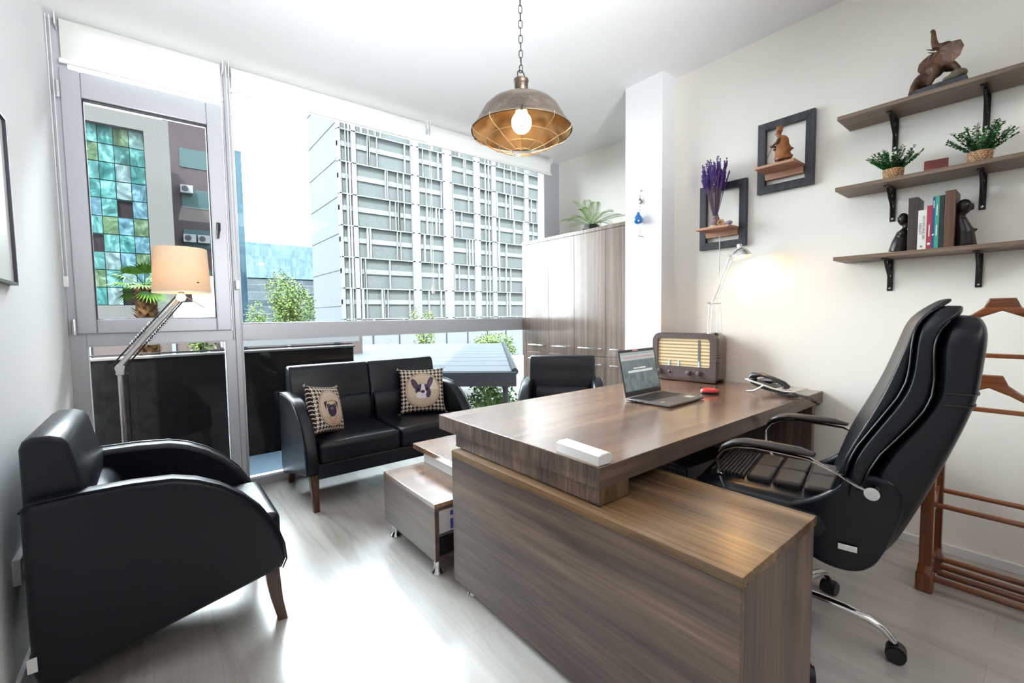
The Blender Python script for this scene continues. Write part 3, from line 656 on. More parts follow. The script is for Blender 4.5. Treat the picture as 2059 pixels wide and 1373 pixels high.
# ------------------------------------------------------------------ pendant lamp
M['brass'] = wood('aged_brass', 0, ((0.055, 0.042, 0.032), (0.105, 0.08, 0.058), (0.17, 0.13, 0.09)), 0.38, 18.0, along=4.0)
M['brass'].node_tree.nodes['Principled BSDF'].inputs['Metallic'].default_value = 0.75
M['brassin'] = mat('brass_inside', (0.42, 0.26, 0.12), 0.24, 0.95)
M['wire'] = mat('brass_wire', (0.45, 0.30, 0.17), 0.35, 0.8); M['darkchain'] = mat('dark_chain', (0.05, 0.045, 0.035), 0.4, 0.8)
M['bulb'] = mat('lit_bulb', (1, 1, 1), 0.3, emit=(1.0, 0.72, 0.38), estr=42.0)
PX, PY = 1.064, 1.252
t = thing('pendant_lamp', 'aged brass dome pendant lamp with wire cage hanging on a chain over the desk', 'pendant lamp', (PX, PY, 1.90))
prof = [(.0245, .138), (.040, .129), (.060, .119), (.090, .107), (.115, .093), (.135, .073), (.148, .050), (.160, .030), (.172, .012), (.180, .0), (.1825, -.002), (.1805, -.004)]
MB().lathe(prof, seg=64).build('shade', M['brass'], t, smooth=60)
MB().lathe([(.003, .130)] + [(r - .0025, z - .003) for r, z in prof[1:10]], seg=64).build('shade_lining', M['brassin'], t, smooth=60)
MB().lathe([(.0, .182), (.020, .182), (.0265, .180), (.0275, .174), (.0255, .170), (.0245, .165), (.0248, .140), (.020, .134)], seg=32).build('neck', M['brass'], t)
MB().tube([(.016 * cos(a), 0, .196 + .016 * sin(a)) for a in [k * 2 * pi / 20 for k in range(20)]], .0022, 8, loop=True).build('ring', M['darkchain'], t)
for i, (rr_, z) in enumerate(((.132, -.034), (.082, -.058), (.035, -.072), (.181, -.001))):
    MB().tube([(rr_ * cos(a), rr_ * sin(a), z) for a in [k * 2 * pi / 64 for k in range(64)]], .0014, 6, loop=True).build('cage_ring', M['wire'], t)
for k in range(10):
    a = 2 * pi * k / 10 + .25
    MB().tube([(r * cos(a), r * sin(a), z) for r, z in ((.1815, .006), (.180, -.010), (.160, -.024), (.132, -.034), (.108, -.047), (.082, -.058), (.058, -.066), (.035, -.072))], .0014, 6).build('cage_wire', M['wire'], t)
for a in (.25, .25 + 2 * pi * .3, .25 + 2 * pi * .6):
    MB().box(-.004, .004, .176, .185, -.004, .010, .001, xf=Matrix.Rotation(a - pi / 2, 4, 'Z')).build('cage_clip', M['darkchain'], t)
bl = MB().ball((0, 0, .030), (.036, .036, .038), 20).cyl((0, 0, .060), (0, 0, .10), .022, .014).build('bulb', M['bulb'], t, smooth=180)
MB().cyl((0, 0, .085), (0, 0, .130), .019).build('lamp_holder', M['darkchain'], t)
c = MB(); z = .205
lk = []
k = 0
while z < CZ - 1.90 - .02:
    lp = []
    for j in range(16):
        a = 2 * pi * j / 16; x = .0062 * cos(a); zz = .0105 * math.copysign(abs(sin(a)) ** .7, sin(a)) + (.0035 if sin(a) > 0 else -.0035)
        lp.append((x if k % 2 else 0, 0 if k % 2 else x, z + .013 + zz))
    MB().tube(lp, .0015, 6, loop=True, xf=Matrix.Rotation(radians(30 + k * 4), 4, 'Z')).build('chain_link', M['darkchain'], t)
    z += .0255; k += 1
MB().lathe([(0, 0), (.045, 0), (.045, -.012), (.02, -.03), (0, -.03)], (0, 0, CZ - 1.90)).build('ceiling_rose', M['darkchain'], t)

# ------------------------------------------------------------------ floor lamp behind the armchair
t = thing('floor_lamp', 'steel floor lamp with jointed arm and cream drum shade by the casement window', 'floor lamp', (-.147, 2.95, 0))
MB().lathe([(0, .0), (.13, 0), (.13, .008), (.125, .012), (0, .014)], seg=40).build('base', M['steel'], t)
MB().cyl((0, 0, .012), (0, 0, .985), .0105, seg=16).build('pole', M['steel'], t)
MB().cyl((.028, 0, .012), (.028, 0, .97), .004, seg=10).build('cable', M['blackmetal'], t)
MB().cyl((0, -.020, 1.0), (0, .020, 1.0), .019, seg=20).box(-.016, .016, -.012, .012, .965, 1.0, .003).build('lower_joint', M['silver'], t)
A0 = Vector((.0, 0, 1.01)); A1 = Vector((.262, 0, 1.355)); dA = (A1 - A0).normalized(); nA = Vector((-dA.z, 0, dA.x))
MB().tube([A0, A1], [(.011, .014)] * 2, 10).build('arm', M['steel'], t)
for off, r_ in ((.026, .0035), (-.022, .0035)):
    MB().tube([A0 + nA * off, A1 + nA * off * .8], r_, 8).build('tension_rod', M['blackmetal'], t)
sp = MB(); p0 = A0 + dA * .09 + nA * .026; L = .17
sp.tube([p0 + dA * (L * k / 90) + (nA * cos(k * .9) + Vector((0, 1, 0)) * sin(k * .9)) * .006 for k in range(91)], .0016, 5).build('spring', M['chrome'], t)
sp = MB(); p0 = A0 + dA * .14 - nA * .022
sp.tube([p0 + dA * (L * k / 90) + (nA * cos(k * .9) + Vector((0, 1, 0)) * sin(k * .9)) * .006 for k in range(91)], .0016, 5).build('spring', M['chrome'], t)
MB().cyl((A1.x, -.02, A1.z), (A1.x, .02, A1.z), .022, seg=18).cyl((A1.x, 0, A1.z), (A1.x + .005, 0, A1.z + .05), .012).build('upper_joint', M['brassin'], t)
MB().tube([(A1.x + .02, 0, A1.z + .005), (A1.x + .11, 0, A1.z - .06)], .002, 6).build('tilt_handle', M['steel'], t)
MB().lathe([(.129, 1.380), (.1245, 1.46), (.1175, 1.612), (.1160, 1.612), (.123, 1.46), (.1275, 1.380)], (A1.x + .008, 0, 0), 56).build('lampshade', M['lampshade'], t, smooth=60)
MB().lathe([(.1293, 1.379), (.1293, 1.384), (.1278, 1.384), (.1278, 1.379), (.1293, 1.379)], (A1.x + .008, 0, 0), 56).build('shade_rim', M['white'], t)
for a in (radians(-60), radians(-170)): MB().ball((A1.x + .008 + .126 * cos(a), .126 * sin(a), 1.43), (.006, .006, .003), 8).build('shade_stud', M['blackplastic'], t)
b_ = MB().ball((A1.x + .006, 0, 1.455), (.028, .028, .036), 16).build('bulb', mat('dim_bulb', (1, 1, 1), .3, emit=(1.0, .68, .40), estr=34.0), t, smooth=180)

# ------------------------------------------------------------------ radio, desk lamp, laptop, mouse, telephone, speaker on the desk
RYAW = radians(6)
t = thing('vintage_radio', 'brown bakelite vintage radio with cream dial at the far right of the desk', 'radio', (2.865, 1.655, DZ), RYAW)
M['bakelite'] = mat('brown_bakelite', (0.075, 0.042, 0.034), 0.22, coat=.3); M['bakeface'] = mat('greyish_bakelite', (0.115, 0.085, 0.085), 0.35)
def rrect(hy, z0, z1, r, n=8):
    pts = []
    for cy_, cz_, a0 in ((hy - r, z1 - r, 0), (-hy + r, z1 - r, 90), (-hy + r, z0 + r * .4, 180), (hy - r, z0 + r * .4, 270)):
        rr2 = r if a0 < 180 else r * .4
        for k in range(n + 1):
            a = radians(a0 + 90 * k / n); pts.append(((hy - rr2 if a0 in (0, 270) else -hy + rr2) + rr2 * cos(a), cz_ + rr2 * sin(a)))
    return pts
rr = []
for x, s_, dz in ((0.0, .985, 0), (.006, 1.0, 0), (.03, 1.0, 0), (.10, 1.0, 0), (.16, .975, .004), (.195, .94, .012), (.212, .88, .025)):
    rr.append([(x, y * s_, .012 + (z - .012) * (1 if z < .1 else 1 - dz * 1.2)) for y, z in rrect(.232, .012, .335, .055)])
MB().rings(rr).build('case', M['bakelite'], t, smooth=50)
b = MB(); fr = rrect(.228, .016, .330, .052); inn = rrect(.180, .105, .300, .028)
b.rings([[(-.001, y, z) for y, z in fr], [(-.012, y * .985, z) for y, z in fr], [(-.014, y * 1.03, z) for y, z in inn], [(-.001, y, z) for y, z in inn]], caps=False)
b.build('front_surround', M['bakeface'], t, smooth=50)
MB().box(-.0135, -.004, -.205, .205, .026, .098, .003).build('lower_fascia', M['bakeface'], t)
MB().box(-.0165, .0, -.225, .225, .004, .022, .004).build('plinth', M['bakelite'], t)
dm = mat('cream_dial', (0.72, 0.55, 0.30), 0.35, spec=.5); n, l, b_ = nodes(dm)
wv = n.new('ShaderNodeTexWave'); wv.wave_type = 'BANDS'; wv.bands_direction = 'Z'; wv.inputs['Scale'].default_value = 13.5; wv.inputs['Distortion'].default_value = .25; l.new(coords(n, l), wv.inputs[0])
rp = ramp(n, [(0.12, (0.42, 0.29, 0.15)), (0.35, (0.72, 0.54, 0.28)), (0.8, (0.85, 0.74, 0.50))]); l.new(wv.outputs[0], rp.inputs[0]); l.new(rp.outputs[0], b_.inputs['Base Color'])
MB().box(-.005, -.0015, -.182, .182, .103, .302).build('dial', dm, t)
MB().box(-.007, -.005, -.120, -.104, .12, .290).build('tuning_strip', M['grey'], t)
for y in (.10, .03, -.112): MB().box(-.010, -.007, y - .006, y + .006, .100, .145, .001).build('dial_marker', mat('pale_blue_marker', (.55, .78, .85), .3), t)
for y, r_ in ((.165, .019), (.095, .011), (-.045, .019), (-.115, .019)):
    MB().cyl((-.013, y, .062), (-.034 if r_ > .015 else -.018, y, .062), r_, r_ * .85, 20).ball((-.034 if r_ > .015 else -.018, y, .062), (.004, r_ * .8, r_ * .8), 14).build('knob', M['bakeface'], t)
for k in range(5):
    b = MB(); b.box(-.0145, .0, -.2325, -.185, .150 + k * .015, .154 + k * .015, .001); b.box(.0, .05, -.2345, -.2315, .150 + k * .015, .154 + k * .015, .001)
    b.build('corner_fin', M['bakeface'], t)

t = thing('desk_lamp', 'thin chrome balanced-arm desk lamp with lit head standing on the radio', 'desk lamp', (2.95, 1.47, 1.097))
def dl(px_y, z, x=2.95): return (x - 2.95, px_y - 1.47, z - 1.097)
M['chromelight'] = mat('satin_chrome', (0.75, 0.74, 0.72), 0.22, 0.9)
MB().cyl(dl(1.485, 1.097), dl(1.485, 1.104), .050, seg=28).build('base', M['chromelight'], t)
JX = 2.95
for y0, y1, x in ((1.520, 1.512, JX - .01), (1.508, 1.50, JX + .01), (1.462, 1.455, JX)):
    MB().cyl((x - 2.95, y0 - 1.47, .006), (x - 2.95, y1 - 1.47, 1.296 - 1.097), .0028, seg=8).build('lower_rod', M['chromelight'], t)
MB().box(-.014, .014, 1.440 - 1.47, 1.522 - 1.47, 1.294 - 1.097, 1.303 - 1.097, .003).cyl((-.018, 1.515 - 1.47, .206), (.018, 1.515 - 1.47, .206), .007).build('joint_plate', M['steel'], t)
Q0 = Vector(dl(1.50, 1.305)); Q1 = Vector(dl(1.385, 1.605)); Q2 = Vector(dl(1.475, 1.305)); Q3 = Vector(dl(1.372, 1.575))
MB().tube([Q0, Q1], .0032, 8).build('upper_rod', M['steel'], t); MB().tube([Q2, Q3], .0032, 8).build('upper_rod', M['steel'], t)
MB().tube([Q0 + (Q1 - Q0) * .05 + Vector((.008, -.006, 0)), Q0 + (Q1 - Q0) * .42 + Vector((.008, -.008, 0))], .0022, 6).build('spring', M['steel'], t)
MB().box(-.008, .008, 1.43 - 1.47, 1.447 - 1.47, .290 , .296, .001).build('rod_clip', M['steel'], t)
MB().tube([Q1, Q1 + Vector((0, -.03, .028)), Q1 + Vector((0, -.055, .045))], .004, 8).cyl(Q1 + Vector((-.012, 0, 0)), Q1 + Vector((.012, 0, 0)), .009, seg=12).tube([Q1, Q3], .0025, 6).build('head_joint', M['chromelight'], t)
HC = Vector(dl(1.318, 1.640)); hx = Matrix.Translation(HC) @ Matrix.Rotation(radians(-14), 4, 'X')
MB().lathe([(.0, .034), (.014, .034), (.016, .028), (.016, .008), (.022, .004), (.040, -.012), (.053, -.034), (.058, -.052), (.0565, -.052), (.050, -.034), (.038, -.015), (.0, -.004)], seg=32, xf=hx).build('lamp_head', M['chromelight'], t, smooth=50)
bb = MB().ball((0, 0, -.030), .022, 16, xf=hx).build('bulb', mat('lit_lamp_bulb', (1, 1, 1), .3, emit=(1.0, 0.52, 0.20), estr=230.0), t, smooth=180)

# laptop
t = thing('laptop', 'open silver-grey laptop on the desk, screen turned to the chair', 'laptop', (1.985, 1.215, DZ + .001), radians(1.5))
M['lapbody'] = mat('dark_silver_body', (0.17, 0.16, 0.165), 0.35, .6)
MB().box(0, .355, 0, .262, .003, .016, .004, 3).build('base', M['lapbody'], t)
MB().box(.02, .335, .02, .24, 0, .003).build('rubber_feet', M['blackplastic'], t)
kb = MB().box(.02, .335, .125, .235, .0162, .0168).build('keyboard_well', M['grey'], t)
random.seed(3)
kk = []
for r_ in range(6):
    for c_ in range(15):
        w = .019; kk.append((.023 + c_ * .0206, .128 + r_ * .0175))
for x, y in kk: MB().box(x, x + .0175, y, y + .0145, .0168, .0186, .0008, 1).build('key', M['blackplastic'], t)
MB().box(.115, .235, .022, .105, .0161, .0165).build('touchpad', M['grey'], t)
MB().box(.262, .318, .03, .075, .0161, .0166).build('sticker', M['white'], t)
MB().box(.03, .06, .06, .075, .0161, .0166).build('badge', M['silver'], t)
for y0, y1 in ((.215, .230), (.190, .205), (.150, .178)): MB().box(-.0006, .0005, y0, y1, .006, .012).build('port', M['blackplastic'], t)
LT = Matrix.Translation((0, .262, .016)) @ Matrix.Rotation(radians(-12), 4, 'X')
sc = MB().box(0, .355, 0, .006, .0, .262, .003, 2, xf=LT).build('screen_lid', M['lapbody'], t)
def scr(name, x0, x1, z0, z1, y, col, e=0.0, par=None):
    m_ = mat(name + '_colour', col, .25, emit=col if e else None, estr=e)
    return MB().box(x0, x1, y - .0004, y, z0, z1, xf=LT).build(name, m_, par or sc, smooth=0)
sm = mat('screen_picture', (.03, .04, .045), .18, emit=(.03, .045, .05), estr=1.0); n, l, b_ = nodes(sm)
rp = ramp(n, [(.35, (.055, .06, .065)), (.55, (.08, .11, .11)), (.75, (.13, .12, .13))]); l.new(noise(n, l, coords(n, l), 22, 5, .6), rp.inputs[0]); l.new(rp.outputs[0], b_.inputs['Emission Color'])
MB().box(.002, .353, -.0003, .0, .004, .260, xf=LT).build('bezel', M['blackplastic'], sc, smooth=0)
disp = MB().box(.010, .345, -.0008, -.0003, .030, .246, xf=LT).build('display', sm, sc, smooth=0)
scr('menu_bar', .010, .345, .232, .246, -.0009, (.16, .19, .19), 1.0, sc); scr('toolbar', .010, .345, .200, .232, -.0009, (.22, .24, .24), 1.0, sc)
scr('tab_line', .03, .34, .214, .218, -.0010, (.26, .08, .10), 1.0, sc); scr('search_field', .06, .30, .130, .143, -.0010, (.32, .34, .35), 1.0, sc)
scr('tape', .135, .185, .252, .262, -.0013, (.60, .25, .27), 0.3, sc)
for k, (a, b) in enumerate(((.12, .145), (.15, .165), (.17, .235))): scr('screen_heading', a, b, .150, .157, -.0010, (.40, .42, .43), 1.0, sc)

t = thing('computer_mouse', 'red and black computer mouse right of the laptop', 'mouse', (2.515, 1.285, DZ), radians(-60))
b = MB(); rr = []
for z, sx, sy in ((.001, .90, .88), (.006, 1.0, 1.0), (.014, 1.0, 1.0)): rr.append([(.052 * sx * cos(a), .032 * sy * sin(a), z) for a in [k * 2 * pi / 28 for k in range(28)]])
b.rings(rr).build('mouse_body', M['blackplastic'], t)
rr = [[(.052 * q * cos(a), .032 * q * sin(a), .0142 + h_) for a in [k * 2 * pi / 28 for k in range(28)]] for q, h_ in ((1.0, 0), (.97, .007), (.85, .014), (.6, .019), (.25, .0215), (.02, .022))]
MB().rings(rr).build('top_cover', mat('red_gloss', (0.55, 0.03, 0.03), 0.25), t, smooth=80)
MB().cyl((.026, -.003, .033), (.026, .003, .033), .006, seg=12).build('scroll_wheel', M['grey'], t)

# telephone: local x towards the lower (near) end
t = thing('telephone', 'black and silver desk telephone with handset and coiled cord at the desk corner', 'telephone', (2.845, 1.165, DZ), radians(-92))
M['satin'] = mat('satin_silver', (0.66, 0.62, 0.58), 0.3, 0.5)
b = MB(); b.prism([(.0, .055), (.02, .070), (.19, .028), (.21, .016), (.19, .006), (.09, .022), (.03, .04)], 'xz', -.085, .085, .004, 2); b.build('body', M['blackplastic'], t)
b = MB(); b.prism([(-.022, .072), (-.018, .078), (.06, .060), (.13, .041), (.20, .030), (.25, .032), (.25, .026), (.20, .022), (.13, .032), (.06, .050)], 'xz', -.095, .095, .003, 2); b.build('top_plate', M['satin'], t, smooth=50)
for s in (-1, 1):
    b = MB(); b.tube([(.085, s * .088, .048), (.06, s * .090, .028), (.03, s * .090, .010), (-.01, s * .090, .004)], [(.005, .008)] * 4, 8, flat=(0, 0, 1)); b.build('support_leg', M['satin'], t)
MB().box(.02, .09, -.02, .08, .062, .066, .001, xf=Matrix.Rotation(radians(0), 4, 'Y')).build('display', M['grey'], t)
for i in range(4):
    for j in range(3): MB().box(.105 + i * .022, .120 + i * .022, .0 + j * .024, .017 + j * .024, .046 - i * .005, .051 - i * .005, .001).build('key', M['silver'], t)
b = MB(); b.tube([(-.005, -.055, .080), (.012, -.055, .098), (.06, -.055, .104), (.12, -.055, .090), (.18, -.055, .064), (.205, -.055, .044)], [(.016, .020), (.017, .024), (.011, .019), (.010, .018), (.015, .023), (.012, .020)], 14, flat=(0, 0, 1)); b.build('handset', M['blackplastic'], t, smooth=70)
MB().ball((.012, -.055, .076), (.022, .022, .012), 14).build('earpiece', M['blackplastic'], t); MB().ball((.190, -.055, .045), (.020, .020, .010), 14).build('mouthpiece', M['blackplastic'], t)
cord = [(.155, -.10, .012), (.20, -.105, .010), (.26, -.10, .010), (.29, -.085, .008), (.325, -.06, -.012), (.345, -.03, -.030), (.335, -.02, -.022), (.30, -.05, .006), (.25, -.07, .014), (.21, -.06, .03)]
pts = []; CV = [Vector(p) for p in cord]
for i in range(len(CV) - 1):
    for k in range(46):
        q = k / 46; p = CV[i].lerp(CV[i + 1], q); d = (CV[i + 1] - CV[i]).normalized(); u = d.orthogonal().normalized(); v = d.cross(u); a = (i * 46 + k) * .85
        pts.append(p + (u * cos(a) + v * sin(a)) * .0048)
MB().tube(pts, .0016, 5).build('coiled_cord', M['blackplastic'], t, smooth=180)

t = thing('speaker_bar', 'small white D-shaped bar speaker lying on the near edge of the desk', 'speaker', (1.062, .895, DZ), radians(-4))
pr = [(0, 0), (.052, 0), (.062, .008), (.066, .019), (.062, .030), (.050, .036), (.012, .036), (.0, .030)]
MB().prism(pr, 'xz', 0, .205, .003, 2).build('speaker_body', M['white'], t)
MB().prism([(x * .92 + .003, z * .9 + .002) for x, z in pr], 'xz', -.001, 0).build('end_cap', M['white'], t)

t = thing('computer_tower', 'black computer tower with wire grille on the floor under the desk', 'computer', (1.95, 1.10, 0), radians(-6))
MB().box(0, .42, 0, .19, .01, .50, .006).build('case', M['blackplastic'], t)
b = MB()
for k in range(14): b.box(-.004, .0, .012 + k * .013, .014 + k * .013, .30, .49)
for zz in (.32, .37, .40, .45, .475): b.box(-.005, -.001, .01, .18, zz, zz + .003)
b.build('grille', M['grey'], t); MB().box(-.008, -.004, .05, .12, .435, .445).build('port_strip', M['silver'], t)

# ------------------------------------------------------------------ framed ledges on the right wall
M['framedark'] = wood('blue_black_frame', 2, ((0.012, 0.013, 0.018), (0.022, 0.026, 0.036), (0.045, 0.05, 0.065)), 0.4, 20.0)
def wall_frame(label, y0, y1, z0, z1, zl, depth):
    t = thing('ledge_frame', label, 'wall frame', (WX, (y0 + y1) / 2, z0), group='dark frames with a ledge')
    w = .046; hy = (y1 - y0) / 2; H = z1 - z0
    for p in ([(-hy, 0), (hy, 0), (hy - w, w), (-hy + w, w)], [(-hy, H), (hy, H), (hy - w, H - w), (-hy + w, H - w)], [(-hy, 0), (-hy + w, w), (-hy + w, H - w), (-hy, H)], [(hy, 0), (hy - w, w), (hy - w, H - w), (hy, H)]):
        MB().prism(p, 'yz', -.032, -.001, .002, 2).build('frame_rail', M['framedark'], t)
    z = zl - z0
    MB().box(-depth, -.001, -hy + w + .002, hy - w - .002, z - .016, z, .002).build('ledge', M['ledge'], t)
    MB().prism([(-.045, z - .0165), (-.001, z - .0165), (-.001, z - .052), (-.035, z - .052)], 'xz', -hy + w + .004, hy - w - .004, .001).build('ledge_moulding', M['ledge'], t)
    return t
wall_frame('dark frame with a reddish ledge holding a carved wooden figure, higher of the two', .955, 1.269, 1.990, 2.424, 2.118, .19)
wall_frame('dark frame with a reddish ledge holding a bunch of lavender, lower of the two', 1.334, 1.652, 1.680, 2.118, 1.810, .17)
solo(MB().tube([(-.012, .0, -.015), (-.012, .002, -.25), (-.012, -.02, -.62), (-.012, -.03, -.75), (-.012, -.03, -.905)], .0028, 6), 'lamp_cord', M['white'], 'thin white cord hanging from the lower framed ledge down behind the radio', 'cord', (WX - .03, 1.50, 1.775))

def blob(shapes, name, m, parent, vox=.003, sm=3):
    b = MB()
    for s_ in shapes:
        if s_[0] == 'b': b.ball(s_[1], s_[2], 14)
        else: b.tube(s_[1], s_[2], 12)
    o = b.build(name, m, parent, smooth=180); return remesh(o, vox, sm)
# carved walking figure on the upper ledge (local y to the window side, z up)
M['carved'] = leafmat('carved_orange_wood', (0.20, 0.065, 0.018), (0.40, 0.15, 0.045), .4)
M['carveddark'] = leafmat('dark_carved_wood', (0.05, 0.025, 0.012), (0.16, 0.075, 0.03), .38)
t = thing('carved_figurine', 'small carved wooden figure of a stooping man in a hat and robe with a stick', 'figurine', (2.955, 1.085, 2.1185))
y = 1
robe = []
for z, ry, rx, cy_ in ((.022, .045, .03, -.004), (.035, .050, .034, -.006), (.048, .042, .030, -.002), (.062, .040, .030, 0), (.075, .050, .032, -.010), (.085, .042, .030, -.004), (.11, .034, .027, .0), (.14, .032, .026, .002), (.155, .024, .020, .004), (.163, .010, .010, .006)):
    robe.append([(rx * cos(a), cy_ + ry * sin(a), z) for a in [k * 2 * pi / 24 for k in range(24)]])
MB().rings(robe).build('robe', M['carved'], t, smooth=60)
blob([('t', [(0, .012, .15), (0, .018, .168), (0, .020, .178)], [.012, .010, .010]), ('b', (0, .022, .185), (.013, .016, .018)), ('b', (0, .038, .180), (.005, .006, .004)), ('b', (0, .028, .169), (.007, .008, .006))], 'head', M['carved'], t, .0025, 1)
MB().lathe([(.0, .030), (.017, .029), (.018, .02), (.015, .004), (.017, .0), (0, 0)], (0, .018, .190), 20).build('hat', M['carved'], t)
for s in (-1, 1): blob([('t', [(s * .022, .008, .145), (s * .030, .022, .120), (s * .014, .052, .112)], [.011, .009, .006]), ('b', (s * .010, .060, .113), (.006, .008, .006))], 'arm', M['carveddark'], t, .0025, 1)
MB().box(-.02, .02, .028, .046, .082, .096, .004).build('pouch', M['carveddark'], t)
MB().tube([(.010, .060, .115), (.010, .092, .05)], .0016, 6).build('walking_stick', M['carveddark'], t)
for yy in (-.022, .022): MB().tube([(0, yy, .03), (0, yy, .008), (0, yy + .012, .004)], [.009, .008, .006], 8).build('foot', M['carved'], t)
MB().box(-.03, .03, -.04, .06, .0, .004, .001).build('base', M['carveddark'], t)

# lavender bunch and trinkets on the lower ledge
t = thing('lavender_bunch', 'bunch of dried purple lavender in a small woven pot on the lower ledge', 'dried flowers', (2.975, 1.497, 1.8105))
random.seed(11)
M['lavstem'] = mat('lavender_stem', (0.13, 0.09, 0.13), .8); M['lavbud'] = leafmat('lavender_bud', (0.045, 0.02, 0.14), (0.12, 0.06, 0.26), .8)
M['weave'] = mat('woven_net', (0.30, 0.20, 0.20), .8); n, l, b_ = nodes(M['weave'])
ck = n.new('ShaderNodeTexChecker'); ck.inputs['Scale'].default_value = 170; ck.inputs[1].default_value = (.34, .24, .26, 1); ck.inputs[2].default_value = (.10, .06, .07, 1)
t_ = n.new('ShaderNodeTexCoord'); mp = n.new('ShaderNodeMapping'); mp.inputs['Rotation'].default_value = (.785, .785, .6); l.new(t_.outputs['Object'], mp.inputs[0]); l.new(mp.outputs[0], ck.inputs[0]); l.new(ck.outputs[0], b_.inputs['Base Color'])
MB().cyl((0, 0, 0), (0, 0, .010), .034, .032, 24).build('saucer', mat('pale_wood_disc', (.55, .42, .28), .5), t)
MB().lathe([(0, .0105), (.020, .0105), (.029, .025), (.030, .045), (.024, .065), (.018, .078), (.0, .078)], seg=24).build('woven_pot', M['weave'], t)
MB().tube([(.0185 * cos(a), .0185 * sin(a), .080) for a in [k * 2 * pi / 20 for k in range(20)]], .003, 6, loop=True).build('tie', M['lavstem'], t)
for k in range(90):
    a = random.uniform(0, 2 * pi); q = random.uniform(.15, 1) ** .6; r1 = .098 * q; H = random.uniform(.27, .42) * (1 - .16 * q)
    p0 = Vector((.012 * q * cos(a), .012 * q * sin(a), .07)); p1 = Vector((r1 * .55 * cos(a), r1 * .55 * sin(a) , .07 + H * .55)); p2 = Vector((r1 * cos(a) * .75, r1 * sin(a), .07 + H))
    s_ = MB(); s_.tube([p0, p1, p2], .0011, 4); st = s_.build('stem', M['lavstem'], t)
    b = MB(); d = (p2 - p1).normalized(); p1b = p1.lerp(p2, .35)
    for j in range(9):
        c_ = p1b.lerp(p2, j / 8); w = random.uniform(.0035, .0058); b.ball(c_ + Vector((random.uniform(-.002, .002), random.uniform(-.002, .002), 0)), (w, w, w * 1.3), 6)
    b.build('flower_head', M['lavbud'], st)
t = thing('wooden_ring_ornament', 'small round wooden ornament leaning on the lavender pot', 'ornament', (2.955, 1.450, 1.8105), group=None)
MB().lathe([(.021, -.006), (.021, .006), (.013, .006), (.013, -.006), (.021, -.006)], seg=24, xf=Matrix.Translation((0, 0, .0225)) @ Matrix.Rotation(radians(78), 4, 'Y')).build('ring', mat('tan_wood', (.42, .25, .11), .45), t)
MB().cyl((-.003, 0, .022), (.003, 0, .022), .013, seg=20).build('centre_disc', M['carved'], t)
t = thing('seashell', 'little purple-grey shell ornament at the right end of the lower ledge', 'ornament', (2.965, 1.405, 1.8105))
MB().rings([[(.016 * s_ * cos(a), yy, .015 + .014 * s_ * sin(a)) for a in [k * 2 * pi / 16 for k in range(16)]] for yy, s_ in ((-.028, .25), (-.020, .8), (-.008, 1.0), (.006, .85), (.018, .5), (.026, .15))]).build('shell_body', mat('mauve_shell', (.28, .20, .26), .35), t)
MB().ball((-.006, .024, .010), (.008, .006, .010), 10).build('shell_lip', mat('pale_shell', (.6, .5, .5), .35), t)

# ------------------------------------------------------------------ things on the wall shelves
t = thing('elephant_statue', 'carved brown elephant statue with raised trunk on the topmost shelf', 'statue', (2.955, .43, 2.2625))
M['eleph'] = leafmat('patinated_wood', (0.035, 0.018, 0.010), (0.18, 0.085, 0.045), .38)
M['elephear'] = leafmat('ear_wood', (0.09, 0.05, 0.032), (0.22, 0.13, 0.09), .5)
# local y: + towards the window (image left), z up
b = MB(); b.prism([(-.115, 0), (.085, 0), (.085, .022), (.05, .030), (-.02, .034), (-.115, .034)], 'yz', -.055, .055, .002); b.build('plinth', M['framedark'], t)
blob([('b', (-.035, -.085, .052), (.03, .032, .022)), ('b', (-.03, -.070, .045), (.03, .04, .014))], 'rock', mat('mossy_rock', (.12, .10, .06), .7), t, .004, 1)
blob([('b', (0, .035, .085), (.033, .040, .036)), ('b', (0, .005, .115), (.034, .042, .040)), ('b', (0, -.02, .145), (.030, .034, .040)), ('t', [(0, -.02, .15), (0, -.028, .185), (0, -.030, .205)], [.028, .024, .024]),
      ('b', (-.004, -.034, .205), (.024, .028, .024)), ('t', [(-.006, -.018, .212), (-.01, .0, .222), (-.010, .006, .250), (-.008, .008, .275), (-.006, .010, .295), (-.006, .018, .302)], [.018, .015, .012, .010, .0085, .008]),
      ('t', [(.02, .05, .075), (.02, .062, .050), (.02, .066, .030)], [.020, .014, .012]), ('t', [(-.02, .05, .085), (-.02, .070, .060), (-.022, .078, .030)], [.022, .015, .013]),
      ('t', [(-.024, .0, .12), (-.028, -.004, .09), (-.030, .008, .058), (-.030, .016, .044)], [.020, .014, .011, .012]), ('t', [(.022, -.03, .12), (.022, -.062, .105), (.018, -.078, .082), (.012, -.080, .066)], [.018, .014, .012, .012]),
      ('t', [(-.020, -.035, .125), (-.024, -.066, .108), (-.022, -.080, .085), (-.020, -.084, .066)], [.017, .013, .012, .012])], 'body', M['eleph'], t, .0035, 3)
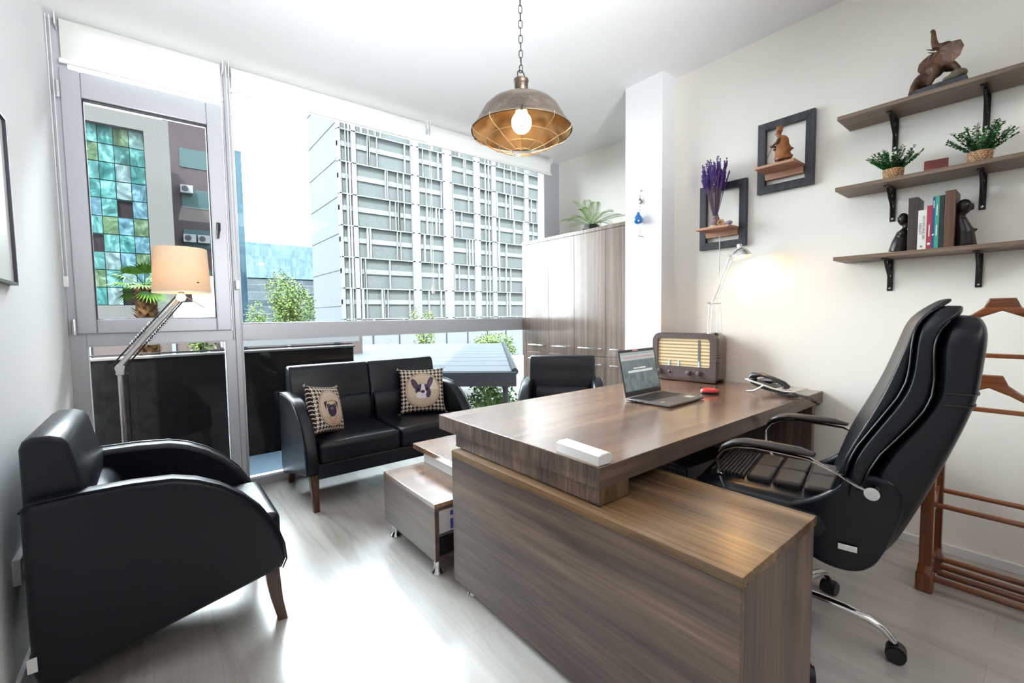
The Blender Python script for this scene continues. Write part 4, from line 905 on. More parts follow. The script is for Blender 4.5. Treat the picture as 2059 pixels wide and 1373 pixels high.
for s, a0, yoff in ((-1, 0, -.045), (1, 0, .002)):
    b = MB(); c = Vector((s * .018, -.028 if s < 0 else -.03, .186 if s < 0 else .205))
    if s < 0: out = [(-.005, .012, .010), (-.020, -.030, .020), (-.030, -.062, .012), (-.034, -.074, -.020), (-.030, -.062, -.055), (-.022, -.035, -.075), (-.012, -.008, -.060), (-.004, .008, -.02)]
    else: out = [(-.030, .030, -.012), (-.034, .055, -.020), (-.036, .085, -.045), (-.034, .090, -.075), (-.030, .078, -.095), (-.030, .055, -.085), (-.030, .035, -.065), (-.030, .02, -.03)]
    C0 = sum((Vector(o) for o in out), Vector()) / len(out) + c
    for k in range(len(out)):
        A, B = Vector(out[k]) + c, Vector(out[(k + 1) % len(out)]) + c; mid = (A + B) / 2 + Vector((-.004, 0, 0)); off = Vector((.004, 0, 0))
        b.tri(C0, A, mid); b.tri(C0, mid, B); b.tri(C0 + off, mid + off, A + off); b.tri(C0 + off, B + off, mid + off); b.quad(A, A + off, mid + off, mid); b.quad(mid, mid + off, B + off, B)
    b.build('ear', M['elephear'], t, smooth=0)
for s in (-1, 1): MB().tube([(s * .016 - .004, -.018, .200), (s * .020 - .006, .004, .200), (s * .02 - .006, .030, .214)], [.005, .004, .0012], 8).build('tusk', M['carveddark'], t)
MB().tube([(0, .072, .085), (.0, .085, .07), (0, .088, .05)], [.003, .002, .003], 6).build('tail', M['eleph'], t)

def pot_plant(label, y, hw, sd, Hf):
    t = thing('potted_herb', label, 'potted plant', (2.955, y, 1.8945), group='green plants in basket pots')
    m_ = M['basket']
    MB().lathe([(0, 0), (.034, 0), (.040, .02), (.043, .045), (.042, .055), (.038, .057), (.036, .048), (0, .046)], seg=28).build('basket_pot', m_, t)
    random.seed(sd)
    for k in range(46):
        a = random.uniform(0, 2 * pi); q = random.uniform(.1, 1) ** .7; L = random.uniform(.75, 1.0) * Hf
        d = Vector((cos(a) * q * .9, sin(a) * q * 1.25, 1.0)).normalized()
        p0 = Vector((cos(a) * .022 * q, sin(a) * .022 * q, .045)); b = MB(); P_ = [p0 + d * (L * j / 4) + Vector((0, 0, -.012 * q * (j / 4) ** 2)) for j in range(5)]
        b.tube(P_, .0010, 4)
        for j in range(13):
            f_ = .2 + .8 * j / 12; c = P_[0].lerp(P_[4], f_)
            for s in range(3):
                b2 = random.uniform(0, 2 * pi); e = (Vector((cos(b2), sin(b2), .5))).normalized(); sz = random.uniform(.009, .015); w = e.cross(d).normalized() * sz * .32
                b.quad(c, c + e * sz * .55 + w, c + e * sz, c + e * sz * .55 - w)
        b.build('sprig', M['herb'] if k % 3 else M['herbdark'], t, smooth=0)
M['herb'] = leafmat('herb_leaf', (0.015, 0.12, 0.02), (0.05, 0.24, 0.05)); M['herbdark'] = leafmat('herb_leaf_dark', (0.02, 0.07, 0.03), (0.07, 0.15, 0.08))
M['basket'] = mat('basket_weave', (.4, .22, .1), .7); n, l, b_ = nodes(M['basket'])
ck = n.new('ShaderNodeTexChecker'); ck.inputs['Scale'].default_value = 120; ck.inputs[1].default_value = (.52, .30, .15, 1); ck.inputs[2].default_value = (.20, .10, .05, 1)
t_ = n.new('ShaderNodeTexCoord'); mp = n.new('ShaderNodeMapping'); mp.inputs['Rotation'].default_value = (.785, .785, .6); l.new(t_.outputs['Object'], mp.inputs[0]); l.new(mp.outputs[0], ck.inputs[0]); l.new(ck.outputs[0], b_.inputs['Base Color']); bump(n, l, b_, ck.outputs[1], .6, .003)
pot_plant('bushy green plant in a tan basket pot, left on the middle shelf', .570, .04, 21, .130)
pot_plant('bushy green plant in a reddish basket pot, right on the middle shelf', .266, .04, 33, .150)
solo(MB().box(-.05, .05, -.042, .042, 0, .052, .002), 'keepsake_box', leafmat('red_box_paper', (0.14, 0.035, 0.03), (0.20, 0.06, 0.05), .6), 'dark red little box between the two plants on the middle shelf', 'box', (2.96, .412, 1.8945), radians(8))

# bookends and books
SB = 1.5275
def bookend(y, label, face, hgt):
    t = thing('bookend', label, 'bookend', (2.97, y, SB), group='dark wooden bookends with a carved bust')
    d = -1 if face > 0 else 1     # figure sits on the outer side
    MB().box(-.075, .065, -.018, .018, 0, hgt, .002).build('upright_block', M['bookwood'] if face > 0 else M['bookwood2'], t)
    return t
M['bookwood'] = wood('brown_block', 2, ((0.05, 0.022, 0.012), (0.09, 0.04, 0.022), (0.13, 0.06, 0.035)), .4, 30.0); M['bookwood2'] = wood('dark_block', 2, ((0.022, 0.014, 0.012), (0.035, 0.024, 0.02), (0.05, 0.035, 0.03)), .4, 30.0)
M['ebony'] = leafmat('ebony', (0.012, 0.010, 0.010), (0.022, 0.018, 0.017), .22)
t = bookend(.478, 'dark bookend with a draped kneeling figure at the left of the books', -1, .255)
blob([('b', (-.02, .045, .165), (.026, .022, .032)), ('t', [(-.02, .036, .15), (-.02, .032, .12)], [.014, .014]), ('b', (-.02, .042, .09), (.04, .022, .03)), ('t', [(-.02, .038, .10), (-.02, .052, .05), (-.02, .060, .004)], [.030, .036, .040])], 'draped_figure', M['ebony'], t, .004, 3)
blob([('b', (-.038, .058, .160), (.006, .007, .010)), ('b', (-.03, .060, .172), (.010, .006, .006))], 'face', M['ebony'], t, .0025, 1)
t = bookend(.349, 'taller brown bookend with a carved bust at the right of the books', 1, .262)
blob([('b', (-.02, -.040, .185), (.030, .028, .036)), ('t', [(-.02, -.032, .16), (-.02, -.028, .12)], [.018, .018]), ('t', [(-.02, -.03, .13), (-.02, -.045, .07), (-.02, -.05, .004)], [.022, .034, .040]), ('t', [(-.02, -.04, .08), (-.02, -.075, .07), (-.02, -.088, .078)], [.024, .010, .004]), ('b', (-.02, -.070, .18), (.006, .005, .016))], 'carved_bust', M['ebony'], t, .004, 3)
def book(y0, th, h_, col, label, dep=.145, lean=0):
    t = thing('book', label, 'book', (2.895, y0, SB), rot=(radians(lean), 0, 0), group='books between the bookends')
    c = MB(); c.box(0, .002, 0, th, 0, h_); c.box(.002, dep, 0, .0018, 0, h_); c.box(.002, dep, th - .0018, th, 0, h_)
    c.build('cover', mat(label[:12] + '_cover', col, .4), t); MB().box(.0025, dep - .004, .002, th - .002, .003, h_ - .003).build('pages', M['white'], t)
    return t
def spine(t, txt, size, y, z, col, nm='spine_title'):
    xf = Matrix.Translation((-.0004, y, z)) @ Matrix(((0, 0, -1, 0), (0, 1, 0, 0), (1, 0, 0, 0), (0, 0, 0, 1)))
    # text reads top to bottom along the spine, facing -x
    xf = Matrix.Translation((-.0006, y, z)) @ Matrix(((0, 0, -1, 0), (0, -1, 0, 0), (-1, 0, 0, 0), (0, 0, 0, 1)))
    return text_part(txt, size, mat(nm + '_ink', col, .5), t, nm, xf)
b1 = book(.4275, .031, .188, (.78, .76, .72), 'thick white book nearest the left bookend'); spine(b1, 'HAYVAN HAKLARI', .0135, .010, .105, (.12, .12, .13)); spine(b1, 'HAZLATI', .0135, .0225, .100, (.12, .12, .13)); MB().box(-.0006, 0, .012, .020, .012, .020).build('publisher_mark', M['grey'], b1)
b2 = book(.4085, .0185, .205, (.36, .03, .06), 'dark red book beside the thick white one'); MB().box(-.0006, 0, .007, .011, .06, .115).build('spine_title', M['white'], b2); MB().cyl((-.0006, .0092, .025), (0, .0092, .025), .006, seg=20).build('round_mark', M['white'], b2)
b3 = book(.3995, .0085, .242, (.01, .07, .22), 'thin blue book with a white band'); MB().box(-.0006, 0, .001, .0075, .062, .070).build('white_band', M['white'], b3); MB().box(-.0006, 0, .0028, .0055, .19, .225).build('spine_title', M['white'], b3)
b4 = book(.3850, .014, .246, (.05, .32, .24), 'green book right of the thin blue one'); MB().box(-.0006, 0, .006, .009, .155, .205).build('spine_title', M['white'], b4); MB().box(-.0006, 0, .0055, .009, .06, .11).build('spine_title', M['white'], b4)
book(.3680, .0165, .244, (.008, .022, .022), 'near-black book against the right bookend')

# ------------------------------------------------------------------ amulet on the pillar, palm on the cabinet, picture and socket on the left wall
t = thing('eye_bead_amulet', 'blue glass eye-bead amulet on beads hanging on the white pillar', 'wall charm', (2.92, 2.045, 2.165))
M['blueglass'] = mat('blue_glass', (0.01, 0.16, 0.48), 0.12, coat=.4); M['string'] = mat('pale_string', (.6, .55, .42), .7)
MB().tube([(-.010, 0, 0), (-.012, 0, -.10), (-.012, 0, -.28), (-.012, .002, -.335)], .0016, 6).build('string', M['string'], t)
MB().cyl((0, 0, .0), (-.014, 0, 0), .006, seg=10).build('nail', M['steel'], t)
for z, r_, m_ in ((-.04, .006, 'string'), (-.055, .008, 'string'), (-.068, .009, 'grey'), (-.10, .006, 'string'), (-.125, .006, 'string'), (-.145, .006, 'string'), (-.285, .006, 'white'), (-.305, .006, 'white')): MB().ball((-.013, 0, z), r_, 10).build('bead', M[m_], t)
e = MB().cyl((-.004, 0, -.082), (-.016, 0, -.082), .015, seg=20).build('eye_disc', M['grey'], t); MB().cyl((-.016, .003, -.082), (-.018, .003, -.082), .009, seg=16).build('eye_white', M['white'], e)
bb = MB().lathe([(.012, .0), (.010, -.006), (.012, -.015), (.024, -.030), (.033, -.048), (.034, -.062), (.025, -.080), (.008, -.088), (0, -.089)], (-.036, 0, -.165), 24).build('blue_bead', M['blueglass'], t)
for yy in (-.018, .018): MB().ball((-.058, yy, -.232), (.006, .009, .009), 10).build('white_spot', M['white'], bb)
MB().tube([(-.012, -.018, -.345), (-.012, .018, -.335)], .004, 8).build('charm_bar', M['steel'], t)

t = thing('potted_palm', 'small feathery palm in a faceted black pot on top of the tall cabinet', 'potted plant', (3.34, 2.90, CH + .012))
MB().lathe([(.045, 0), (.085, .02), (.092, .045), (.070, .085), (.062, .085), (.060, .07), (0, .07)], seg=7).build('pot', M['blackplastic'], t, smooth=0)
M['palmleaf'] = leafmat('palm_leaflet', (0.07, 0.20, 0.03), (0.24, 0.38, 0.08)); random.seed(7)
def frond(root, a, el, L, droop, m, parent, nl=22, ll=.09, w=.0045):
    b = MB(); P_ = []; d = Vector((cos(a) * cos(el), sin(a) * cos(el), sin(el)))
    for j in range(nl + 1):
        q = j / nl; P_.append(root + d * (L * q) + Vector((0, 0, -droop * q ** 2.2)))
    b.tube(P_, [.0024 * (1 - .7 * j / nl) for j in range(nl + 1)], 5)
    for j in range(4, nl + 1):
        q = j / nl; tg = (P_[j] - P_[j - 1]).normalized(); side = tg.cross(Vector((0, 0, 1))).normalized(); up = side.cross(tg)
        ln = ll * (sin(pi * min(1, .12 + q * .88)) ** .6 + .12)
        for s in (-1, 1):
            e = (side * s * .85 + tg * .75 + up * .25).normalized(); tip = P_[j] + e * ln + Vector((0, 0, -.25 * ln)); mid = P_[j] + e * ln * .5; wv_ = tg * w
            b.quad(P_[j] - wv_ * .4, mid - wv_, tip, mid + wv_)
    return b.build('frond', m, parent, smooth=0)
for k in range(15):
    a = k * 2.399 + .4; el = radians(random.uniform(20, 72)); frond(Vector((0, 0, .075)), a, el, random.uniform(.30, .40), random.uniform(.06, .20), M['palmleaf'], t, 34, .085, .0024)

t = thing('framed_picture', 'framed picture with a thin dark rim at the left edge, on the left wall', 'picture', (LX, 2.09, 1.375))
for p in ((-.29, .29, -.006, 0.004), (-.29, .29, .576, .586)): MB().box(.0, .022, p[0], p[1], p[2], p[3], .001).build('frame_rail', M['framedark'], t)
for p in ((-.296, -.29), (.29, .296)): MB().box(0, .022, p[0], p[1], -.006, .586, .001).build('frame_rail', M['framedark'], t)
MB().box(.0, .012, -.29, .29, .004, .576).build('canvas', M['white'], t)

t = thing('wall_socket', 'double wall socket with a grey plug low on the left wall behind the armchair', 'socket', (LX, 2.19, .42), 0)
MB().box(0, .022, -.085, .085, -.044, .044, .005).build('faceplate', M['trim'], t)
for yy in (-.042, .042):
    MB().lathe([(.028, .0), (.030, .004), (.030, .006), (.024, .006), (.022, .001), (0, .001)], seg=24, xf=Matrix.Translation((.022, yy, 0)) @ Matrix.Rotation(radians(90), 4, 'Y')).build('socket_ring', M['trimgrey'], t)
solo(MB().cyl((0, 0, 0), (.035, 0, 0), .019, .012, 16).tube([(.034, 0, 0), (.05, 0, -.01), (.036, .02, -.10), (.02, .06, -.25), (.012, .10, -.41)], .0035, 6), 'plug_with_cable', M['grey'], 'grey plug and cable leading from the wall socket behind the armchair', 'plug', (LX + .0235, 2.232, .42))

# ------------------------------------------------------------------ outside
def slat_mat(): pass
M['parapet'] = leafmat('dark_stone_panel', (0.0012, 0.001, 0.001), (0.003, 0.0026, 0.0026), .55); M['terrace'] = mat('terrace_tiles', (0.020, 0.028, 0.034), .35)
M['outgrey'] = mat('outdoor_grey', (.02, .02, .022), .8); M['ground'] = mat('pale_paving', (0.20, 0.20, 0.19), .9); M['concrete'] = mat('pale_concrete', (0.10, 0.108, 0.115), .85); M['louv'] = mat('grey_louvre', (0.04, 0.042, 0.045), .5)
M['bglass'] = leafmat('office_glass', (0.045, 0.052, 0.052), (0.065, 0.072, 0.070), .6); M['bmull'] = mat('white_mullion', (0.115, 0.122, 0.125), .6)
M['sideface'] = mat('smooth_side_wall', (0.080, 0.088, 0.098), .85)
struct(solo(MB().box(-200, 260, 4.2, 300, -.9, -.6), 'ground', M['ground'], 'pale ground outside', 'ground'))
o = bpy.data.objects['ground']; del o['label']; del o['category']
struct(MB().box(1.9, 9.0, -3.0, 3.9, CZ + .25, 13).build('wall_upper', M['concrete']))
b = MB().box(-.9, 3.6, WY + .121, 4.55, -.16, -.001).build('trim_1', M['terrace']); struct(b)
t = thing('parapet_panel', 'dark stone parapet panel with a pale capping outside the lower panes', 'parapet', (-.9, 4.60, -.6))
MB().box(0, 2.49, 0, .05, 0, 1.53, .003).build('panel', M['parapet'], t); MB().box(-.02, 2.50, -.02, .09, 1.53, 1.548, .003).build('capping', mat('pale_cap', (.07, .065, .06), .5), t)
MB().box(0, 2.49, .02, .035, 1.56, 1.572, .002).build('top_rail', M['outgrey'], t)

# louvred canopy over the courtyard, turned against the window wall
u = Vector((.74, -.672, 0)); v = Vector((.672, .74, 0))
t = thing('louvred_canopy', 'grey louvred canopy roof below the window, right of the parapet', 'canopy', (0, 0, .45), math.atan2(-.672, .74))
# local x along u, local y along v
nl = 9
for k in range(nl):
    y0 = 5.95 + k * .66; x0 = -3.6 if y0 > 6.2 else -1.3; x1 = -.35 - (y0 - 5.9) * .10
    MB().box(-4.8, x1, y0, y0 + .62, 0, .035, .004, xf=None).build('louvre', M['louv'], t)
b = MB().box(-4.8, -.30, 5.83, 5.93, -.16, .03, .005).build('edge_beam', M['outgrey'], t)
MB().tube([(-.32, 5.9, .03), (-.95, 11.9, .03)], .05, 8).build('side_beam', M['outgrey'], t)
for x in (-4.6, -2.5, -.45): MB().cyl((x, 5.9, -1.05), (x, 5.9, -.16), .04, seg=10).build('post', M['outgrey'], t)
# panelled wall behind
t = thing('panel_wall', 'long grey panelled wall standing behind the louvred canopy', 'wall', (3.0, 15.4, -.6))
MB().box(0, 16, 0, .12, 0, 1.55).build('wall_body', M['concrete'], t)
for k in range(16): MB().box(k + .02, k + .06, -.02, 0, 0, 1.5).build('panel_joint', M['outgrey'], t)
t = thing('low_block_wall', 'low pinkish wall outside behind the parapet panel', 'wall', (-3.0, 9.0, -.6))
MB().box(0, 6.3, 0, .15, 0, 1.62).build('wall_body', mat('pink_render', (.05, .040, .038), .85), t)
for k, x in enumerate((.9, 2.2, 3.2, 3.9, 4.9)): MB().box(x, x + .05, -.03, 0, 0, 1.6).build('wall_pier', M['bmull'], t)

# large white office building with gridded facade
BX, BYY = 14.74, 45.0
t = thing('office_building', 'large pale office building with a gridded facade beyond the canopy', 'building', (BX, BYY, -.6))
bays = [(.22, 1.28), (1.74, 7.68), (8.66, 11.63), (12.86, 15.88), (16.76, 18.54), (19.20, 23.89), (24.59, 26.84), (27.6, 30.5)]
Z0 = 4.137 + .6; FH = 3.11; NF = 9; zs = [Z0 + FH * (k - 1) for k in range(NF + 1)]
b = MB(); edges = [0.0] + [e for bb in bays for e in bb] + [32.0]
for k in range(0, len(edges), 2): b.box(edges[k], edges[k + 1], 0, .6, 0, 27.5)
for z in [0] + [zz for zz in zs]:
    pass
for zt in zs: b.box(.0, 32, .18, .6, zt - .05, zt + .04); b.box(.0, 32, .18, .6, zt - 1.62, zt - 1.14)
b.box(0, 32, .1, .6, 27.3, 27.9)
b.build('facade_wall', M['concrete'], t)
s_ = MB(); s_.box(0.0, .5, .61, 10.4, 0, 27.9); s_.build('side_wall', M['sideface'], t)
MB().box(.5, 32, .62, 10.4, 0, 27.9).build('building_core', M['sideface'], t)
for k in range(7): MB().tube([(-.02, .7 , 3 + k * 3.6), (-.02, 10.3, 3 + k * 3.6)], .04, 4).build('side_seam', M['concrete'], t)
random.seed(9)
for bi, (x0, x1) in enumerate(bays):
    for k, zt in enumerate(zs):
        w = MB().box(x0, x1, .32, .36, zt - FH + .04, zt - .04).build('window', M['bglass'], t)
        m_ = MB(); nm_ = max(2, int((x1 - x0) * random.uniform(.75, 1.25)))
        xs_ = sorted(random.uniform(x0, x1) for _ in range(nm_)) if x1 - x0 > 2.2 else [x0 + .45 * (x1 - x0), x0 + .72 * (x1 - x0)]
        for x in xs_: m_.box(x, x + random.choice((.07, .12, .18)), .02, .30, zt - FH, zt)
        m_.box(x0 - .3, x1 + .3, .0, .12, zt - .07, zt + .03)
        m_.build('mullion', M['bmull'], w)
# distant blue glass office block
def strip_mat(name, c1, c2, c3, sx, sz, rough=.4):
    m = mat(name, c1, rough); n, l, b_ = nodes(m)
    br = n.new('ShaderNodeTexBrick'); t_ = n.new('ShaderNodeTexCoord'); sp = n.new('ShaderNodeSeparateXYZ'); cb = n.new('ShaderNodeCombineXYZ')
    l.new(t_.outputs['Object'], sp.inputs[0]); l.new(sp.outputs[0], cb.inputs[0]); l.new(sp.outputs[2], cb.inputs[1]); l.new(cb.outputs[0], br.inputs['Vector'])
    br.offset = 0; br.inputs['Brick Width'].default_value = sx; br.inputs['Row Height'].default_value = sz; br.inputs['Scale'].default_value = 1; br.inputs['Mortar Size'].default_value = .04 * min(sx, sz); br.inputs['Bias'].default_value = -.1
    br.inputs['Color1'].default_value = (*c1, 1); br.inputs['Color2'].default_value = (*c2, 1); br.inputs['Mortar'].default_value = (*c3, 1)
    a = noise(n, l, coords(n, l, (1, 1, 1)), .35, 6, 1.5, .7); rp = ramp(n, [(.35, (.6, .7, .75)), (.6, (1.15, 1.15, 1.15))]); l.new(a, rp.inputs[0])
    l.new(mixc(n, l, br.outputs[0], rp.outputs[0], .8, 'MULTIPLY'), b_.inputs['Base Color']); return m
t = thing('glass_office_block', 'distant pale blue glass office block seen left of the gridded building', 'building', (13.0, 90, -.6))
MB().box(0, 16, 0, 12, 9.0, 15.2).build('glass_storeys', strip_mat('pale_blue_glass', (.055, .085, .10), (.075, .11, .125), (.085, .115, .13), .5, 1.6), t)
MB().box(0, 16, .2, 12, 0, 8.9).build('lower_storeys', strip_mat('grey_storeys', (.035, .044, .05), (.055, .065, .07), (.08, .09, .10), 9, 1.3), t)
MB().box(-.2, 16.2, -.1, .0, 15.2, 16.9).build('roof_screen', M['bmull'], t) if False else None
for k in range(9): MB().box(k * 2, k * 2 + .08, 0, .08, 15.2, 17.0).build('roof_post', M['bmull'], t)
MB().box(0, 16, 0, .08, 16.9, 17.0).build('roof_rail', M['bmull'], t)
# dark brown building with air-conditioning units
t = thing('brown_office_building', 'dark brown office building with air-conditioning units seen past the casement', 'building', (.8, 30, -.6))
M['brownwall'] = mat('brown_cladding', (.022, .017, .018), .6)
MB().box(0, 2.95, 0, 8, 0, 12.3).build('wall', M['brownwall'], t)
MB().box(2.96, 3.52, -.05, 8, 0, 11.4).build('glass_corner', strip_mat('blue_grey_glass', (.022, .04, .055), (.03, .055, .07), (.04, .055, .065), .28, 1.2), t)
for k in range(5):
    z = 1.4 + k * 2.15; w = MB().box(.65, 2.0, -.04, 0, z, z + 1.0).build('window', mat('brown_bldg_glass', (.020, .035, .036), .2), t)
for x, z in ((.62, 6.3), (1.25, 6.3), (.75, 4.1), (.6, 8.9)):
    a_ = MB().box(x, x + .55, -.35, -.06, z - .32, z + .1, .01).build('air_conditioner', mat('ac_white', (.10, .10, .105), .5), t)
    MB().cyl((x + .2, -.36, z - .11), (x + .2, -.345, z - .11), .15, seg=18).build('fan_grille', M['outgrey'], a_)
MB().box(1.95 + .2, 2.95, -.06, 0, 0, 12.2).build('stone_column', mat('brown_stone', (.035, .028, .032), .7), t)
# turquoise curtain-wall building in a grey frame
t = thing('turquoise_building', 'building with turquoise reflecting glass panels in a thick grey frame', 'building', (-1.82, 25, -.6))
b = MB(); b.box(-3.0, 2.68, -.3, 4.4, 9.8, 10.42); b.box(1.83, 2.68, -.3, 4.4, 0, 9.8); b.box(-3.0, 1.83, -.3, 0.3, 0, 2.45); b.build('grey_frame', mat('grey_render', (.050, .049, .047), .8), t)
tq = []
random.seed(4)
pal = [(.010, .046, .044), (.020, .060, .058), (.022, .050, .064), (.036, .066, .064), (.008, .032, .030), (.024, .042, .022), (.045, .068, .070)]
tm = []
for i, c_ in enumerate(pal):
    m_ = mat('turquoise_glass', c_, .22, coat=.5); n, l, b_ = nodes(m_)
    rp = ramp(n, [(.34, tuple(q * .45 for q in c_)), (.5, c_), (.68, tuple(min(1, q * 1.7 + .03) for q in c_))]); l.new(noise(n, l, coords(n, l, (1, 1, .7)), 1.7, 5, 2.2, .6), rp.inputs[0]); l.new(rp.outputs[0], b_.inputs['Base Color']); tm.append(m_)
dk = mat('open_vent_dark', (.006, .004, .005), .5)
for j in range(10):
    for i in range(5):
        x = -.62 + i * .49; z = 2.48 + j * .735
        dark = (i, j) in ((3, 5), (1, 3), (3, 0))
        MB().box(x, x + .465, (0.0 if not dark else .12), .16, z, z + .70, xf=Matrix.Translation((x + .23, .1, z)) @ Matrix.Rotation(radians(random.uniform(-2.2, 2.2)), 4, 'X') @ Matrix.Rotation(radians(random.uniform(-1.5, 1.5)), 4, 'Z') @ Matrix.Translation((-x - .23, -.1, -z))).build('glass_panel', dk if dark else random.choice(tm), t)
b = MB(); b.box(-.65, 1.83, .2, .4, 2.45, 9.8); b.build('curtain_wall_backing', mat('teal_mullion', (.03, .11, .11), .4), t)

# plants outside
M['trunk'] = leafmat('palm_trunk', (0.010, 0.005, 0.003), (0.05, 0.025, 0.010), .9); M['fan'] = leafmat('fan_leaf', (.015, .05, .005), (.05, .10, .015)); M['crown'] = leafmat('tree_leaf', (.045, .080, .018), (.11, .145, .045)); M['shrub'] = leafmat('shrub_leaf', (.015, .045, .008), (.05, .09, .018)); M['bark'] = mat('bark', (.015, .010, .008), .9)
t = thing('fan_palm', 'small fan palm with a shaggy brown trunk outside the casement window', 'palm', (-.075, 7.0, -.6))
tr = MB(); tr.tube([(0, 0, 0), (0, 0, 1.0), (.01, 0, 2.25)], [.13, .115, .105], 14); random.seed(2)
for k in range(200):
    z = .9 + k * .0067; a = k * 2.4; p = Vector((.105 * cos(a), .105 * sin(a), z)); e = Vector((cos(a), sin(a), .8)) * .05; w = Vector((-sin(a), cos(a), 0)) * .022
    tr.quad(p - w, p + w, p + e + w * .3, p + e - w * .3)
tr.build('trunk', M['trunk'], t)
for k in range(16):
    a = k * 2.399; el = radians(random.uniform(-35, 65)); base = Vector((0, 0, 2.25)); d = Vector((cos(a) * cos(el), sin(a) * cos(el), sin(el))); hub = base + d * random.uniform(.13, .20)
    b = MB(); b.tube([base, hub], .006, 5); side = d.cross(Vector((0, 0, 1))).normalized(); up = side.cross(d)
    for j in range(15):
        f_ = (j / 14 - .5) * 2.5; e = d * cos(f_) + side * sin(f_); L = .24 * (.75 + .25 * cos(f_)); tip = hub + e * L + Vector((0, 0, -.05)); mid = hub + e * L * .5; w = e.cross(up).normalized() * .013
        b.quad(hub, mid + w, tip, mid - w)
    b.build('fan_leaf', M['fan'], t, smooth=0)
def leaf_cloud(name, label, loc, rx, rz, n, sz, m, trunk_h, seed, cat='tree', lobes=7, group=None):
    random.seed(seed); t = thing(name, label, cat, loc, group=group); b = MB(); L = []
    for k in range(lobes):
        a = random.uniform(0, 2 * pi); L.append((Vector((rx * .45 * cos(a), rx * .45 * sin(a), trunk_h + rz * (.35 + .95 * k / lobes))), random.uniform(.42, .62)))
    for k in range(n):
        c, q = random.choice(L); d = Vector((random.gauss(0, 1), random.gauss(0, 1), random.gauss(0, 1))).normalized() * random.uniform(.65, 1.0)
        p = c + Vector((d.x * rx * q, d.y * rx * q, d.z * rz * q)); e = Vector((random.gauss(0, 1), random.gauss(0, 1), random.gauss(0, .6))).normalized() * sz; w = e.cross(Vector((random.gauss(0, 1), random.gauss(0, 1), 1))).normalized() * sz * .35
        b.quad(p, p + e * .5 + w, p + e, p + e * .5 - w)
    b.build('crown' if cat == 'tree' else 'foliage', m, t, smooth=0)
    s_ = MB(); s_.tube([(0, 0, 0), (0, 0, trunk_h + rz * .6)], [rx * .10, rx * .05], 8)
    for k in range(4): a = k * 1.7; s_.tube([(0, 0, trunk_h * .8), (rx * .4 * cos(a), rx * .4 * sin(a), trunk_h + rz * .7)], [rx * .04, rx * .015], 6)
    s_.build('trunk' if cat == 'tree' else 'stems', M['bark'], t); return t
leaf_cloud('leafy_tree', 'round light-green tree in front of the distant blue glass block', (4.85, 22, -.6), 1.05, 1.75, 5200, .10, M['crown'], .9, 3, lobes=10)
leaf_cloud('leafy_tree', 'small pale green treetop at the left beside the brown building', (3.15, 20, -.6), .45, .9, 900, .08, M['crown'], 1.0, 8)
leaf_cloud('leafy_tree', 'slim young yellow-green tree left of centre behind the canopy', (7.2, 13.9, -.6), .48, 1.15, 1500, .07, M['crown'], .35, 5)
leaf_cloud('leafy_tree', 'broad yellow-green shrub behind the right part of the canopy', (10.2, 13.7, -.6), .9, .55, 2200, .08, M['crown'], .25, 6)
leaf_cloud('leafy_tree', 'sprig of green seen over the parapet through the narrow window', (.55, 8.5, -.6), .2, .45, 500, .06, M['crown'], 1.2, 12)
leaf_cloud('garden_shrub', 'bright leafy shrub under the edge of the louvred canopy', (4.6, 6.1, -.6), .55, .42, 1600, .07, M['shrub'], .0, 14, 'shrub')
t = thing('strap_leaf_plant', 'clump of grassy strap leaves between the sofa and the corner armchair outside', 'plant', (3.72, 5.15, -.6)); random.seed(15); b = MB()
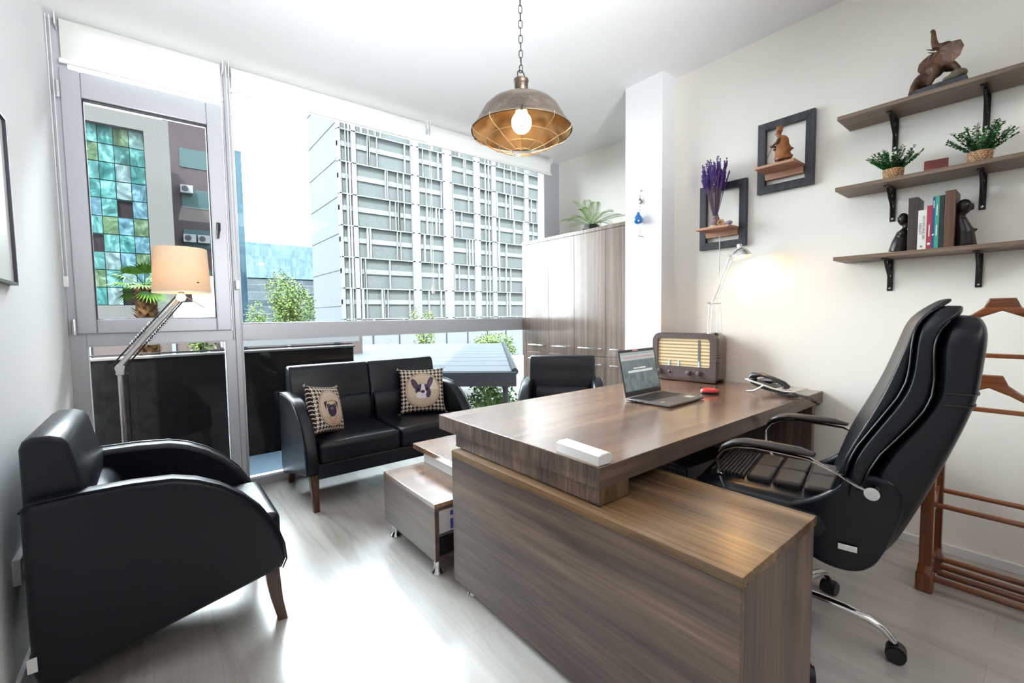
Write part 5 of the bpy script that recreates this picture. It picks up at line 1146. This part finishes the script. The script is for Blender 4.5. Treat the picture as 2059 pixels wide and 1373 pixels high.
for k in range(170):
    a = random.uniform(0, 2 * pi); L = random.uniform(.4, .75); sp_ = random.uniform(.15, .6); p = Vector((random.uniform(-.12, .12), random.uniform(-.12, .12), 0)); w = Vector((-sin(a), cos(a), 0)) * .011
    q1 = p + Vector((cos(a) * sp_ * .4 * L, sin(a) * sp_ * .4 * L, L * .6)); q2 = p + Vector((cos(a) * sp_ * L, sin(a) * sp_ * L, L))
    b.quad(p - w, p + w, q1 + w, q1 - w); b.tri(q1 - w, q1 + w, q2)
b.build('leaves', M['shrub'], t, smooth=0)
t = thing('flower_planter', 'row of orange and yellow flowers just outside above the transom', 'planter', (1.3, 6.2, .0)); random.seed(18)
MB().box(-.7, .9, -.1, .1, .90, 1.04, .005).build('trough', M['concrete'], t); MB().box(-.5, -.44, -.05, .05, -.6, .90).build('support_post', M['concrete'], t); MB().box(.6, .66, -.05, .05, -.6, .90).build('support_post', M['concrete'], t)
fm = [mat('orange_petal', (.55, .16, .05), .7), mat('yellow_petal', (.6, .45, .10), .7)]
for k in range(46): MB().ball((random.uniform(-.65, .85), random.uniform(-.07, .07), 1.055 + random.uniform(0, .03)), random.uniform(.012, .022), 6).build('blossom', fm[k % 2], t)

# outdoor surface tones
def tone(m, k):
    n, l, b_ = nodes(m)
    for nd in n:
        if nd.type == 'VALTORGB' and not any(x.to_node.type == 'MIX' for x in nd.outputs[0].links):
            for e in nd.color_ramp.elements: e.color = (e.color[0] * k, e.color[1] * k, e.color[2] * k, 1)
        if nd.type == 'TEX_BRICK':
            for q in ('Color1', 'Color2', 'Mortar'):
                c = nd.inputs[q].default_value; nd.inputs[q].default_value = (c[0] * k, c[1] * k, c[2] * k, 1)
    b_.inputs['Specular IOR Level'].default_value = 0.02; b_.inputs['Coat Weight'].default_value = 0.0
    c = b_.inputs['Base Color'].default_value; b_.inputs['Base Color'].default_value = (c[0] * k, c[1] * k, c[2] * k, 1)
_out = [o for o in bpy.data.objects if o.type == 'MESH']
def _root(o):
    while o.parent: o = o.parent
    return o
_seen = set()
for o in _out:
    r = _root(o)
    if r.location.y > 4.4 or r.name in ('ground', 'louvred_canopy'):
        for m in o.data.materials:
            if m.name not in _seen and m not in (M['steel'], M['grey']): _seen.add(m.name); tone(m, 0.40 if r.location.y > 12 else 0.46)
